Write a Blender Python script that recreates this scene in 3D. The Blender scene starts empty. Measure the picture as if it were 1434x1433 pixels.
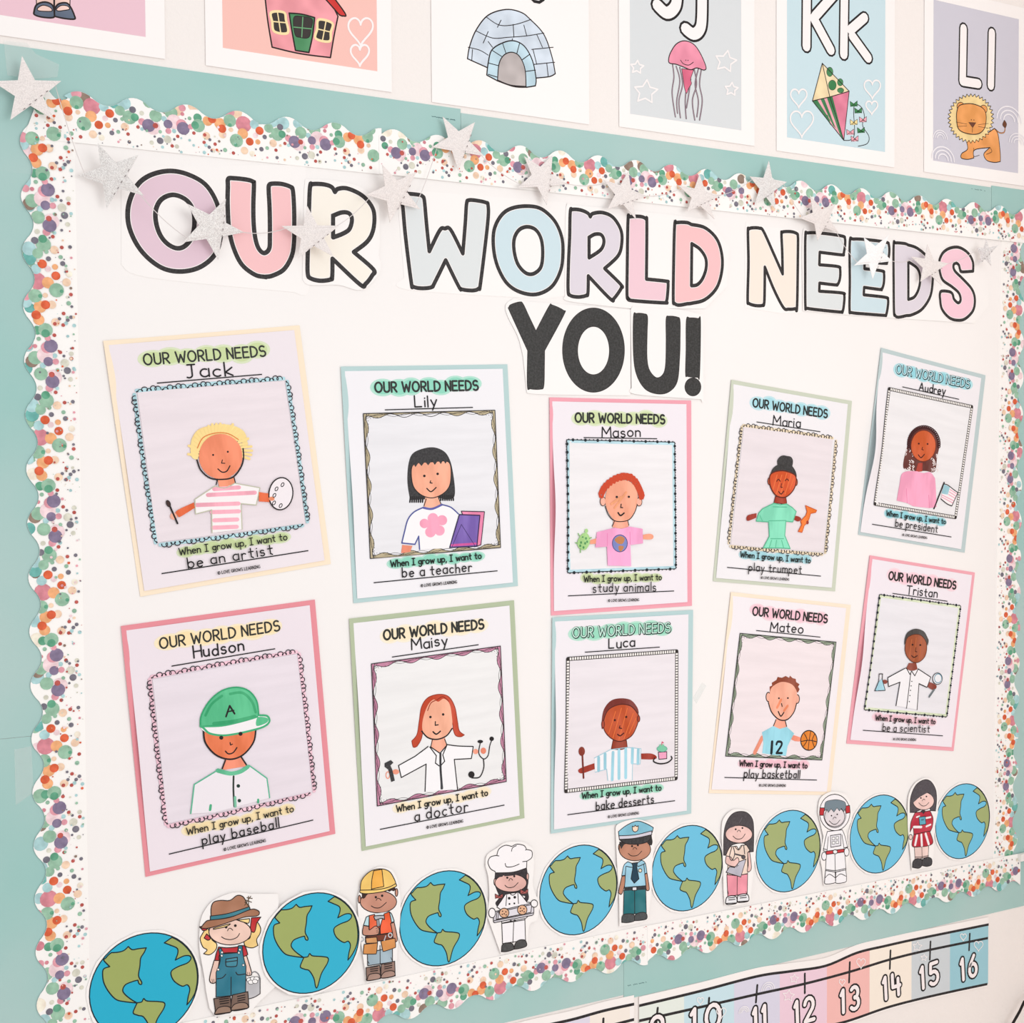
import bpy, math, random
from mathutils import Vector, Matrix
from mathutils.geometry import tessellate_polygon
random.seed(7)
SC = bpy.context.scene
COL = SC.collection

# ------------------------------------------------------------------ camera
F_PX, YAW, PITCH, ROLL = 1738.8, -0.4754973, 0.0296422, -0.0067792
S = 0.2286 / 0.157893            # metres from the lens to the wall
CAM_Z = 1.55                     # height of the lens
def rot3():
    cy, sy = math.cos(YAW), math.sin(YAW)
    cp, sp = math.cos(PITCH), math.sin(PITCH)
    cr, sr = math.cos(ROLL), math.sin(ROLL)
    Ry = Matrix(((cy, 0, sy), (0, 1, 0), (-sy, 0, cy)))
    Rx = Matrix(((1, 0, 0), (0, cp, -sp), (0, sp, cp)))
    Rz = Matrix(((cr, -sr, 0), (sr, cr, 0), (0, 0, 1)))
    return Rz @ Rx @ Ry
R3 = rot3()
def wdir(c):                     # camera axis (right, down, forward) to world
    d = R3.transposed() @ Vector(c)
    return Vector((d.x, d.z, -d.y))
cam_d = bpy.data.cameras.new('camera')
cam = bpy.data.objects.new('camera', cam_d); COL.objects.link(cam)
cam_d.sensor_fit = 'HORIZONTAL'; cam_d.sensor_width = 36.0
cam_d.lens = F_PX / 1434 * 36.0
cam_d.clip_start = 0.02
CAM = Vector((0, -S, CAM_Z))
rx, ry, rz = wdir((1, 0, 0)), wdir((0, -1, 0)), wdir((0, 0, -1))
cam.matrix_world = Matrix(((rx.x, ry.x, rz.x, CAM.x), (rx.y, ry.y, rz.y, CAM.y), (rx.z, ry.z, rz.z, CAM.z), (0, 0, 0, 1)))
SC.camera = cam

# ------------------------------------------------------------------ light
SC.view_settings.view_transform = 'Standard'
SC.view_settings.look = 'None'
SC.view_settings.gamma = 1.0
SC.view_settings.use_curve_mapping = False
SC.view_settings.exposure = 0.0
wd = bpy.data.worlds.new('world'); SC.world = wd; wd.use_nodes = True
bg = wd.node_tree.nodes['Background']
bg.inputs[0].default_value = (1.0, 1.0, 1.0, 1); bg.inputs[1].default_value = 0.885
def area(name, loc, target, size, power, col):
    l = bpy.data.lights.new(name, 'AREA'); l.shape = 'RECTANGLE'; l.size = size[0]; l.size_y = size[1]
    l.energy = power; l.color = col
    o = bpy.data.objects.new(name, l); COL.objects.link(o); o.location = loc
    o.rotation_euler = (Vector(target) - Vector(loc)).to_track_quat('-Z', 'Y').to_euler()
    return o
area('window_light', (1.3, -2.1, 1.8), (1.0, 0, 1.2), (1.2, 1.0), 13.0, (1.0, 0.995, 0.985))

# ------------------------------------------------------------------ photo pixel -> point on a plane parallel to the wall
def W(px, py, depth=0.0):
    d = wdir(((px - 717) / F_PX, (py - 716.5) / F_PX, 1))
    t = (S - depth) / d.y
    return CAM + d * t
class Frame:                     # a place where pixels were read: origin and enlargement
    def __init__(s, ox, oy, k): s.ox, s.oy, s.k = ox, oy, k
    def __call__(s, x, y): return (s.ox + x / s.k, s.oy + y / s.k)
PX = Frame(0, 0, 1)

# ------------------------------------------------------------------ materials
def lin(c):
    r = []
    for v in c:
        v = v / 255.0
        r.append(v / 12.92 if v <= .04045 else ((v + .055) / 1.055) ** 2.4)
    return r
MATS = {}
def mat(col, kind='print'):
    key = (tuple(col), kind)
    if key in MATS: return MATS[key]
    m = bpy.data.materials.new('%s_%02x%02x%02x' % ((kind,) + tuple(int(c) for c in col)))
    m.use_nodes = True
    nt = m.node_tree; N = nt.nodes; L = nt.links
    b = N['Principled BSDF']
    c = lin(col)
    b.inputs['Base Color'].default_value = (*c, 1)
    b.inputs['Roughness'].default_value = .7
    b.inputs['Specular IOR Level'].default_value = .25
    def noise(scale, detail=4, stretch=None, rot=0):
        tc = N.new('ShaderNodeTexCoord'); mp = N.new('ShaderNodeMapping')
        mp.inputs['Rotation'].default_value = (0, 0, rot)
        if stretch: mp.inputs['Scale'].default_value = stretch
        n = N.new('ShaderNodeTexNoise'); n.inputs['Scale'].default_value = scale; n.inputs['Detail'].default_value = detail
        L.new(tc.outputs['Object'], mp.inputs[0]); L.new(mp.outputs[0], n.inputs['Vector'])
        return n
    def ramp(src, lo, hi, ca, cb):
        r = N.new('ShaderNodeValToRGB'); r.color_ramp.elements[0].position = lo; r.color_ramp.elements[1].position = hi
        r.color_ramp.elements[0].color = (*ca, 1); r.color_ramp.elements[1].color = (*cb, 1)
        L.new(src, r.inputs[0]); return r
    def bump(src, st, dist=.001):
        bm = N.new('ShaderNodeBump'); bm.inputs['Strength'].default_value = st; bm.inputs['Distance'].default_value = dist
        L.new(src, bm.inputs['Height']); L.new(bm.outputs[0], b.inputs['Normal'])
    if kind == 'marker':         # felt pen: overlapping slanted strokes
        n = noise(60, 3, (1, .25, 1), .9)
        dk = [v * .93 for v in c]; lt = [min(1, v * 1.08 + .03) for v in c]
        r = ramp(n.outputs[0], .38, .62, dk, lt); L.new(r.outputs[0], b.inputs['Base Color'])
    elif kind == 'pencil':       # pale crayon wash on the sheet
        n = noise(90, 4, (.12, 1, 1), .12)
        r = ramp(n.outputs[0], .35, .65, [v * .965 for v in c], [min(1, v * 1.02) for v in c]); L.new(r.outputs[0], b.inputs['Base Color'])
    elif kind == 'water':        # watercolour dot
        n = noise(120, 2)
        r = ramp(n.outputs[0], .35, .7, [v * .86 for v in c], [min(1, v * 1.1 + .02) for v in c]); L.new(r.outputs[0], b.inputs['Base Color'])
    elif kind == 'shade':        # softly modelled clip-art print
        n = noise(38, 1)
        r = ramp(n.outputs[0], .35, .68, [v * .88 for v in c], [min(1, v * 1.05 + .03) for v in c]); L.new(r.outputs[0], b.inputs['Base Color'])
    elif kind == 'paper':
        n = noise(700, 3); bump(n.outputs[0], .12, .0004)
        n2 = noise(3.2, 2)
        r = ramp(n2.outputs[0], .3, .7, [v * .985 for v in c], [min(1, v * 1.01) for v in c]); L.new(r.outputs[0], b.inputs['Base Color'])
        b.inputs['Roughness'].default_value = .85
    elif kind == 'teal':
        n = noise(900, 3); bump(n.outputs[0], .15, .0004)
        n2 = noise(2.6, 3)
        r = ramp(n2.outputs[0], .3, .7, [c[0] * .74, c[1] * .95, c[2] * .93], [min(1, c[0] * 1.08), c[1] * 1.02, c[2] * 1.03]); L.new(r.outputs[0], b.inputs['Base Color'])
        b.inputs['Roughness'].default_value = .6
    elif kind == 'wall':
        n = noise(170, 5); bump(n.outputs[0], .5, .0015)
        b.inputs['Roughness'].default_value = .9
    elif kind == 'ink':          # laser toner with faint wear
        n = noise(400, 3)
        r = ramp(n.outputs[0], .35, .75, c, [min(1, v + .03) for v in c]); L.new(r.outputs[0], b.inputs['Base Color'])
        b.inputs['Roughness'].default_value = .5
    elif kind in ('glitter', 'satin'):
        tc = N.new('ShaderNodeTexCoord'); v = N.new('ShaderNodeTexVoronoi'); v.inputs['Scale'].default_value = 1100
        L.new(tc.outputs['Object'], v.inputs['Vector'])
        hi = .80 if kind == 'glitter' else .94
        r = ramp(v.outputs['Color'], .1, .8, [x * hi for x in c], [min(1, x * 1.1 + .04) for x in c]); L.new(r.outputs[0], b.inputs['Base Color'])
        b.inputs['Metallic'].default_value = .12 if kind == 'glitter' else .0
        b.inputs['Roughness'].default_value = .38 if kind == 'glitter' else .6
        bump(v.outputs['Distance'], .8 if kind == 'glitter' else .25, .0008)
    elif kind == 'tape':
        b.inputs['Alpha'].default_value = .16; b.inputs['Roughness'].default_value = .25
    MATS[key] = m
    return m
BLK = (38, 34, 35)
SHEET = (243, 237, 239)

# ------------------------------------------------------------------ 2D helpers
def parse(s):
    pts, cor = [], []
    for t in s.split():
        c = t.endswith('!')
        if c: t = t[:-1]
        x, y = t.split(','); pts.append((float(x), float(y))); cor.append(c)
    return pts, cor
def crom(p, cor, closed, n=6):
    """Catmull-Rom through p, sharp where cor is set"""
    m = len(p)
    if m < 3: return list(p)
    out = []
    segs = m if closed else m - 1
    for i in range(segs):
        j = (i + 1) % m
        a, b = p[i], p[j]
        pa = p[(i - 1) % m] if (closed or i > 0) else a
        pb = p[(j + 1) % m] if (closed or j < m - 1) else b
        if cor[i]: pa = a
        if cor[j]: pb = b
        for k in range(n):
            t = k / n; t2 = t * t; t3 = t2 * t
            out.append(tuple(.5 * (2 * a[q] + (b[q] - pa[q]) * t + (2 * pa[q] - 5 * a[q] + 4 * b[q] - pb[q]) * t2 + (3 * a[q] - pa[q] - 3 * b[q] + pb[q]) * t3) for q in (0, 1)))
    if not closed: out.append(p[-1])
    return out
def resample(p, step):
    out = [p[0]]
    for a, b in zip(p, p[1:]):
        d = math.dist(a, b); n = max(1, int(d / step))
        for k in range(1, n + 1): out.append((a[0] + (b[0] - a[0]) * k / n, a[1] + (b[1] - a[1]) * k / n))
    return out

def link(o, parent=None):
    COL.objects.link(o)
    if parent is not None: o.parent = parent
    return o
def mesh_obj(name, verts, faces, mi, mats, parent=None):
    me = bpy.data.meshes.new(name); me.from_pydata(verts, [], faces)
    for m in mats: me.materials.append(m)
    for p, i in zip(me.polygons, mi): p.material_index = i
    me.update()
    return link(bpy.data.objects.new(name, me), parent)

class Stack:                     # height counter shared by all the ink on one sheet
    def __init__(s, z=0.0): s.z = z
    def up(s, d=5e-6): s.z += d; return s.z

class Board:
    """local frame lying on the wall: x right, y up, z out of the wall"""
    def __init__(s, origin, ang=0.0, depth=0.0, curl=None):
        s.o = Vector(origin); c, n = math.cos(ang), math.sin(ang)
        s.ex = Vector((c, 0, n)); s.ey = Vector((-n, 0, c)); s.ez = Vector((0, -1, 0)); s.depth = depth; s.curl = curl
    def matrix(s):
        e, f, g, o = s.ex, s.ey, s.ez, s.o
        return Matrix(((e.x, f.x, g.x, o.x), (e.y, f.y, g.y, o.y), (e.z, f.z, g.z, o.z), (0, 0, 0, 1)))
    def loc(s, px, py, depth=None):
        w = W(px, py, s.depth if depth is None else depth) - s.o
        return (w.dot(s.ex), w.dot(s.ey))

class Art:
    """collects flat inked shapes; build() links them as one mesh"""
    def __init__(s, board, frame, stack):
        s.b, s.f, s.st = board, frame, stack; s.v = []; s.fc = []; s.mi = []; s.mats = []; s.pr = []
    def sub(s): return Art(s.b, s.f, s.st)
    def P(s, x, y): return s.b.loc(*s.f(x, y))
    def pts(s, spec, closed, smooth):
        if isinstance(spec, str):
            p, c = parse(spec); p = [s.P(*q) for q in p]
        else: p = [s.P(*q) for q in spec]; c = [False] * len(p)
        return crom(p, c, closed) if smooth else p
    def m(s, col, kind):
        m = mat(col, kind)
        if m not in s.mats: s.mats.append(m)
        return s.mats.index(m)
    def z(s, x, y, z):
        return z + (s.b.curl(x, y) if s.b.curl else 0)
    def poly(s, p, col, kind='print', z=None):
        z = s.st.up() if z is None else z; k = s.m(col, kind); s.pr.append((len(s.v), len(s.fc)))
        base = len(s.v)
        q = []
        for a in p:
            if not q or math.dist(a, q[-1]) > 1e-6: q.append(a)
        if len(q) > 2 and math.dist(q[0], q[-1]) < 1e-6: q.pop()
        if len(q) < 3: return
        tri = tessellate_polygon([[Vector((x, y, 0)) for x, y in q]])
        s.v += [(x, y, s.z(x, y, z)) for x, y in q]
        for t in tri:
            a, b, c = (q[i] for i in t)
            cr = (b[0] - a[0]) * (c[1] - a[1]) - (b[1] - a[1]) * (c[0] - a[0])
            if abs(cr) < 1e-14: continue
            t = tuple(t) if cr > 0 else tuple(reversed(t))
            s.fc.append(tuple(base + i for i in t)); s.mi.append(k)
    def rib(s, p, w, col, kind='print', closed=False, cap=True):
        """ribbon of width w metres along local points"""
        q = []
        if s.b.curl: p = resample(list(p) + ([p[0]] if closed else []), .003)
        for a in p:
            if not q or math.dist(a, q[-1]) > 2e-5: q.append(a)
        if closed and len(q) > 2 and math.dist(q[0], q[-1]) < 2e-5: q.pop()
        if len(q) < 2: return s.disc(q[0], w / 2, col, kind)
        z = s.st.up(); k = s.m(col, kind); n = len(q); h = w / 2; s.pr.append((len(s.v), len(s.fc)))
        joints = []; ins, outs = [], []
        for i in range(n):
            a = q[i - 1] if (i > 0 or closed) else None
            c = q[(i + 1) % n] if (i < n - 1 or closed) else None
            d1 = d2 = None
            if a: l = math.dist(a, q[i]); d1 = ((q[i][0] - a[0]) / l, (q[i][1] - a[1]) / l)
            if c: l = math.dist(c, q[i]); d2 = ((c[0] - q[i][0]) / l, (c[1] - q[i][1]) / l)
            if d1 is None: d1 = d2
            if d2 is None: d2 = d1
            tx, ty = d1[0] + d2[0], d1[1] + d2[1]; l = math.hypot(tx, ty)
            if l < 1e-3: tx, ty, l = d1[0], d1[1], 1
            tx /= l; ty /= l
            cs = tx * d1[0] + ty * d1[1]
            if cs < .82: joints.append(q[i])
            def pair(nx, ny):
                for sx in (1, -1):
                    X, Y = q[i][0] + sx * nx, q[i][1] + sx * ny
                    s.v.append((X, Y, s.z(X, Y, z)))
                return len(s.v) - 2
            if cs < .82: z = s.st.up(1.5e-6)
            if cs < .82:                  # sharp corner: two square ends under a round joint
                ins.append(pair(-d1[1] * h, d1[0] * h)); z = s.st.up(1.5e-6); outs.append(pair(-d2[1] * h, d2[0] * h))
            else:
                mh = h / cs; ins.append(pair(-ty * mh, tx * mh)); outs.append(ins[-1])
        for i in range(n if closed else n - 1):
            a, c = outs[i], ins[(i + 1) % n]
            s.fc.append((a, a + 1, c + 1, c)); s.mi.append(k)
        if cap and not closed: joints += [q[0], q[-1]]
        if joints:
            for jn in joints: s.disc(jn, h, col, kind, n=10, z=s.st.up(2.5e-6))
    def disc(s, c, r, col, kind='print', n=14, ry=None, rot=0, z=None):
        z = s.st.up() if z is None else z; k = s.m(col, kind); base = len(s.v); ry = ry or r; s.pr.append((len(s.v), len(s.fc)))
        cr, sr = math.cos(rot), math.sin(rot)
        for i in range(n):
            a = 2 * math.pi * i / n; x, y = r * math.cos(a), ry * math.sin(a)
            X, Y = c[0] + x * cr - y * sr, c[1] + x * sr + y * cr
            s.v.append((X, Y, s.z(X, Y, z)))
        s.fc.append(tuple(range(base, base + n))); s.mi.append(k)
    # --- drawing in the frame's own pixels
    def fill(s, spec, col, kind='print', smooth=True, ol=None, w=1.2e-3):
        p = s.pts(spec, True, smooth); s.poly(p, col, kind)
        if ol: s.rib(p, w, ol, closed=True)
        return s
    def line(s, spec, w, col=BLK, kind='print', smooth=True, closed=False):
        s.rib(s.pts(spec, closed, smooth), w, col, kind, closed=closed); return s
    def ell(s, cx, cy, rx, ry, col=None, kind='print', ol=None, w=1.2e-3, rot=0, n=28):
        p = []
        for i in range(n):
            a = 2 * math.pi * i / n; x, y = rx * math.cos(a), ry * math.sin(a)
            p.append(s.P(cx + x * math.cos(rot) - y * math.sin(rot), cy + x * math.sin(rot) + y * math.cos(rot)))
        if col: s.poly(p, col, kind)
        if ol: s.rib(p, w, ol, closed=True)
        return s
    def dots(s, spec, r, col=BLK, kind='print'):
        for x, y in parse(spec)[0]:
            s.ell(x, y, r, r, col, kind, n=10)
        return s
    def patch(s, c, col, kind='pencil', n=24):
        """a four-cornered wash that follows the sheet"""
        z = s.st.up(2e-5); k = s.m(col, kind); base = len(s.v); s.pr.append((len(s.v), len(s.fc)))
        for j in range(n + 1):
            for i in range(n + 1):
                u, v = i / n, j / n
                x, y = ((c[0][q] * (1 - u) + c[1][q] * u) * (1 - v) + (c[3][q] * (1 - u) + c[2][q] * u) * v for q in (0, 1))
                s.v.append((x, y, s.z(x, y, z)))
        for j in range(n):
            for i in range(n):
                a = base + j * (n + 1) + i; s.fc.append((a, a + n + 1, a + n + 2, a + 1)); s.mi.append(k)
    def build(s, name, parent, label=None, kind=None, split=False):
        """one mesh, or one per separate piece when split"""
        if not s.v: return None
        if not split:
            o = mesh_obj(name, s.v, s.fc, s.mi, s.mats, parent)
            if label: o['label'] = label
            if kind: o['kind'] = kind
            return o
        n = len(s.pr); ends = s.pr[1:] + [(len(s.v), len(s.fc))]
        bx = []
        for (v0, f0), (v1, f1) in zip(s.pr, ends):
            xs = [v[0] for v in s.v[v0:v1]]; ys = [v[1] for v in s.v[v0:v1]]; bx.append((min(xs), max(xs), min(ys), max(ys)))
        g = list(range(n))
        def find(i):
            while g[i] != i: i = g[i]
            return i
        for i in range(n):
            for j in range(i):
                a, b = bx[i], bx[j]
                if a[0] <= b[1] and b[0] <= a[1] and a[2] <= b[3] and b[2] <= a[3]: g[find(i)] = find(j)
        for r in dict.fromkeys(find(i) for i in range(n)):
            V, Fc, Mi = [], [], []
            for i in range(n):
                if find(i) != r: continue
                (v0, f0), (v1, f1) = s.pr[i], ends[i]; off = len(V) - v0
                V += s.v[v0:v1]; Fc += [tuple(q + off for q in fc) for fc in s.fc[f0:f1]]; Mi += s.mi[f0:f1]
            us = sorted(set(Mi)); o = mesh_obj(name, V, Fc, [us.index(m) for m in Mi], [s.mats[m] for m in us], parent)
            if label: o['label'] = label

def sheet_mesh(name, poly, z0, th, col, parent, kind='paper', curl=None):
    """a sheet of paper: closed slab from an outline (local metres)"""
    q = list(poly)
    A = sum(q[i][0] * q[(i + 1) % len(q)][1] - q[(i + 1) % len(q)][0] * q[i][1] for i in range(len(q)))
    if A < 0: q.reverse()
    n = len(q); tri = tessellate_polygon([[Vector((x, y, 0)) for x, y in q]])
    v = [(x, y, z0) for x, y in q] + [(x, y, z0 + th) for x, y in q]; f = []
    for t in tri:
        a, b, c = (q[i] for i in t)
        cr = (b[0] - a[0]) * (c[1] - a[1]) - (b[1] - a[1]) * (c[0] - a[0])
        if abs(cr) < 1e-14: continue
        t = list(t) if cr > 0 else list(reversed(t))
        f.append(tuple(i + n for i in t)); f.append(tuple(reversed(t)))
    for i in range(n):
        j = (i + 1) % n; f.append((i, j, j + n, i + n))
    return mesh_obj(name, v, f, [0] * len(f), [mat(col, kind)], parent)
def grid_sheet(name, w, h, z0, th, col, parent, curl, nx=26, ny=30, kind='paper'):
    v, f = [], []
    for lay in (0, 1):
        for j in range(ny + 1):
            for i in range(nx + 1):
                x = -w / 2 + w * i / nx; y = -h / 2 + h * j / ny
                v.append((x, y, z0 + lay * th + curl(x, y)))
    K = (nx + 1) * (ny + 1); I = lambda i, j: j * (nx + 1) + i
    for j in range(ny):
        for i in range(nx):
            a, b, c, d = I(i, j), I(i + 1, j), I(i + 1, j + 1), I(i, j + 1)
            f.append((a + K, b + K, c + K, d + K)); f.append((d, c, b, a))
    for i in range(nx):
        f.append((I(i, 0), I(i + 1, 0), I(i + 1, 0) + K, I(i, 0) + K)); f.append((I(i, ny) + K, I(i + 1, ny) + K, I(i + 1, ny), I(i, ny)))
    for j in range(ny):
        f.append((I(0, j) + K, I(0, j + 1) + K, I(0, j + 1), I(0, j))); f.append((I(nx, j), I(nx, j + 1), I(nx, j + 1) + K, I(nx, j) + K))
    o = mesh_obj(name, v, f, [0] * len(f), [mat(col, kind)], parent)
    for p in o.data.polygons: p.use_smooth = False
    return o
def box(name, a, b, m, parent=None):
    (x0, y0, z0), (x1, y1, z1) = a, b
    v = [(x0, y0, z0), (x1, y0, z0), (x1, y1, z0), (x0, y1, z0), (x0, y0, z1), (x1, y0, z1), (x1, y1, z1), (x0, y1, z1)]
    f = [(3, 2, 1, 0), (4, 5, 6, 7), (0, 1, 5, 4), (1, 2, 6, 5), (2, 3, 7, 6), (3, 0, 4, 7)]
    return mesh_obj(name, v, f, [0] * 6, [m], parent)
def thing(name, label, cat, board, group=None):
    o = bpy.data.objects.new(name, None); COL.objects.link(o); o.empty_display_size = .02
    o.matrix_world = board.matrix(); o['label'] = label; o['category'] = cat
    if group: o['group'] = group
    return o
def centre(fr, pts):
    P = [W(*fr(*p)) for p in pts]
    return sum(P, Vector()) / len(P)

# ------------------------------------------------------------------ stroke alphabet (cap height 1)
def glyph(s):
    out = []
    for st in s.split(';'):
        p = []
        for t in st.split():
            if t[0] == '@':
                cx, cy, rx, ry, a0, a1 = (float(q) for q in t[1:].split(','))
                n = max(3, int(abs(a1 - a0) / 24))
                for i in range(n + 1):
                    a = math.radians(a0 + (a1 - a0) * i / n); p.append((cx + rx * math.cos(a), cy + ry * math.sin(a)))
            else: p.append(tuple(float(q) for q in t.split(',')))
        out.append(p)
    return out
GL = {
 'A': '0,0 .36,1 .72,0;.13,.34 .59,.34', 'D': '0,0 0,1 .15,1 @.15,.5,.5,.5,90,-90 0,0', 'E': '.52,1 0,1 0,0 .54,0;0,.52 .46,.52',
 'G': '@.38,.5,.38,.5,50,310 .66,.12 .66,.45 .4,.45', 'H': '0,0 0,1;.6,0 .6,1;0,.52 .6,.52', 'I': '0,1 .44,1;.22,1 .22,0;0,0 .44,0', 'J': '.08,1 .5,1;.32,1 .32,.2 @.14,.2,.18,.2,0,-130',
 'L': '0,1 0,0 .5,0', 'M': '0,0 .05,1 .4,.35 .78,1 .82,0', 'N': '0,0 0,1 .58,0 .58,1', 'O': '@.38,.5,.38,.5,90,450',
 'R': '0,0 0,1;0,1 .25,1 @.26,.73,.28,.27,90,-90 0,.46;.22,.46 .56,0', 'S': '@.3,.74,.27,.26,40,260 @.3,.26,.3,.27,80,-140',
 'T': '0,1 .66,1;.33,1 .33,0', 'U': '0,1 0,.3 @.3,.3,.3,.3,180,360 .6,1', 'V': '0,1 .3,0 .6,1', 'W': '0,1 .22,0 .46,.72 .7,0 .92,1',
 'a': '@.24,.29,.24,.29,60,300 .46,.12;.47,.58 .47,0', 'b': '0,1 0,0;@.24,.29,.25,.29,-150,150', 'c': '@.26,.29,.26,.29,50,310',
 'd': '@.24,.29,.24,.29,30,330;.48,1 .48,0', 'e': '0,.3 .46,.34 @.24,.3,.24,.29,10,315', 'g': '@.22,.32,.22,.26,20,340;.45,.58 .45,-.15 @.24,-.15,.21,.18,0,-160',
 'h': '0,1 0,0;0,.3 @.22,.36,.22,.22,170,0 .44,0', 'i': '.0,.58 .0,0;.0,.82 .01,.84', 'k': '0,1 0,0;.4,.6 .03,.27 .42,0', 'l': '0,1 0,0',
 'm': '0,.58 0,0;0,.3 @.18,.38,.18,.2,170,0 .36,0;.36,.3 @.54,.38,.18,.2,170,0 .72,0', 'n': '0,.58 0,0;0,.3 @.22,.36,.22,.22,170,0 .44,0',
 'o': '@.26,.29,.26,.29,90,450', 'p': '0,.58 0,-.4;@.24,.3,.25,.28,-150,150', 'r': '0,.58 0,0;0,.3 @.2,.36,.19,.22,170,40',
 's': '@.2,.44,.17,.14,30,260 @.2,.15,.19,.16,80,-150', 't': '.18,.92 .18,.12 .34,0;0,.6 .38,.6', 'u': '0,.58 0,.22 @.21,.22,.21,.22,180,350;.43,.58 .43,0',
 'v': '0,.58 .2,0 .4,.58', 'w': '0,.58 .16,0 .34,.5 .52,0 .68,.58', 'y': '0,.58 .22,.02;.46,.58 .1,-.4', ',': '.06,.06 0,-.16',
 '1': '0,.8 .14,1 .14,0', '2': '@.28,.7,.28,.3,170,-40 0,0 .58,0', '3': '@.24,.75,.24,.25,140,-80 @.24,.27,.28,.27,85,-140', '4': '0,1 0,.42 .5,.42;.38,.75 .38,0',
 '5': '.52,1 .08,1 .04,.58 @.24,.31,.3,.3,120,-140', '6': '.42,.98 .1,.6 @.29,.3,.28,.3,160,520', '0': '@.3,.5,.3,.5,90,450', '9': '@.28,.7,.28,.3,0,360 .5,0',
 '(': '@.4,.45,.45,.5,90,450;@.4,.45,.2,.22,50,310'}
GLY = {k: glyph(v) for k, v in GL.items()}
def text(art, s, p0, p1, h, w, col=BLK, inner=None, iw=0, jit=0.0, gap=.24, cond=1.0, kind='print'):
    """write s from p0 to p1 (frame pixels, baseline) with cap height h (m), pen width w (m)"""
    a, b = art.P(*p0), art.P(*p1); L = math.dist(a, b)
    ex = ((b[0] - a[0]) / L, (b[1] - a[1]) / L); ey = (-ex[1], ex[0])
    x = 0; lay = []
    for ch in s:
        if ch == ' ': x += .42; continue
        g = GLY[ch]; wd = max(p[0] for st in g for p in st); lay.append((ch, x)); x += wd + gap
    tot = x - gap; kx = L / tot
    R = random.Random(len(s) + int(p0[0]))
    todo = []
    for ch, x0 in lay:
        dy = R.uniform(-jit, jit); dx = R.uniform(-jit, jit) * .5; sc = 1 + R.uniform(-jit, jit)
        for st in GLY[ch]:
            q = []
            for (u, v) in st:
                X = (x0 + dx + u * sc) * kx; Y = (v * sc + dy) * h
                q.append((a[0] + ex[0] * X + ey[0] * Y, a[1] + ex[1] * X + ey[1] * Y))
            todo.append(q)
    for q in todo: art.rib(q, w, col, kind)
    if inner:
        for q in todo: art.rib(q, iw, inner)

def fat(art, spec, w, iw, oc=BLK, ic=(250, 244, 243)):
    """outlined stroke letter: black strokes then white strokes on top; spec strokes joined by ';'"""
    st = [art.pts(x, False, '~' not in x) if '~' not in x else art.pts(x.replace('~', ''), False, False) for x in spec.split(';')]
    for p in st: art.rib(p, w, oc)
    for p in st: art.rib(p, iw, ic)
# ================================================================== the setting
def struct(o): o['kind'] = 'structure'; return o
M_WALL = mat((245, 238, 234), 'wall')
CX = 1.722                                     # room corner
struct(box('wall_back', (-1.6, 0, 0), (CX + .1, .1, 2.95), M_WALL))
struct(box('wall_right', (CX, -1.0, 0), (CX + .1, 0, 2.95), mat((240, 228, 220), 'wall')))
struct(box('floor', (-1.6, -3.0, -.05), (CX + .1, .1, 0), mat((226, 216, 210), 'wall')))

def flat(origin_x, origin_z, y=0.0):
    return Board(Vector((origin_x, -y, origin_z)), 0, depth=y + .0012)
TEAL = (175, 203, 199)
def teal(x0, z0, x1, z1, label):
    b = flat((x0 + x1) / 2, (z0 + z1) / 2, .0004)
    t = thing('teal_paper_sheet', label, 'paper', b, 'teal paper sheets around the board')
    hw, hh = (x1 - x0) / 2, (z1 - z0) / 2
    sheet_mesh('paper', [(-hw, -hh), (hw, -hh), (hw, hh), (-hw, hh)], 0, .0006, TEAL, t, 'teal')
    return t, b
xs1, xs2, xb = W(645, 166).x, W(1387.5, 290).x, W(873, 1370).x
T0, B0 = 2.013, .823
G_T = []
G_T.append(teal(-.25, 1.88, xs1 - .0004, T0 + .003, 'teal paper along the top, left length under the house card'))
G_T.append(teal(xs1, 1.88, xs2 - .0002, T0 - .002, 'teal paper along the top, long middle length under the igloo, jellyfish and kite cards'))
G_T.append(teal(xs2 + .0005, 1.88, 1.7135, T0 + .001, 'short teal paper at the top right corner under the lion card'))
zs = W(45, 1031).z
G_T.append(teal(-.25, zs + .0004, .24, 1.88, 'teal paper down the left side, upper length'))
G_T.append(teal(-.25, B0, .24, zs, 'teal paper down the left side, lower length with a tape patch'))
G_T.append(teal(1.60, .95, 1.7135, 1.88, 'teal paper down the right side beside the room corner'))
G_T.append(teal(.24, B0 + .003, xb - .0004, .95, 'teal paper along the bottom, left length under the globes'))
G_T.append(teal(xb, B0 - .004, 1.7135, .95, 'teal paper along the bottom, right length above the number line'))
# tiny unreadable print along the teal edges
def smallprint(t, b, x0, y0, x1, y1):
    a = Art(b, PX, Stack(.00062)); R = random.Random(int(x0)); n = int((x1 - x0) / 1.5)
    for i in range(n):
        u = i / n; X = x0 + (x1 - x0) * u; Y = y0 + (y1 - y0) * u
        if R.random() < .8: a.line('%f,%f %f,%f' % (X, Y - R.uniform(.3, 1), X + .9, Y + R.uniform(-.4, .6)), .0007, (60, 96, 100), smooth=False)
    a.build('small_print', t)
smallprint(*G_T[0], 605, 163.2, 638, 168.5)
smallprint(*G_T[1], 1361, 264.6, 1382, 267.5)
smallprint(*G_T[7], 878, 1381.5, 906, 1376)
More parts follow.
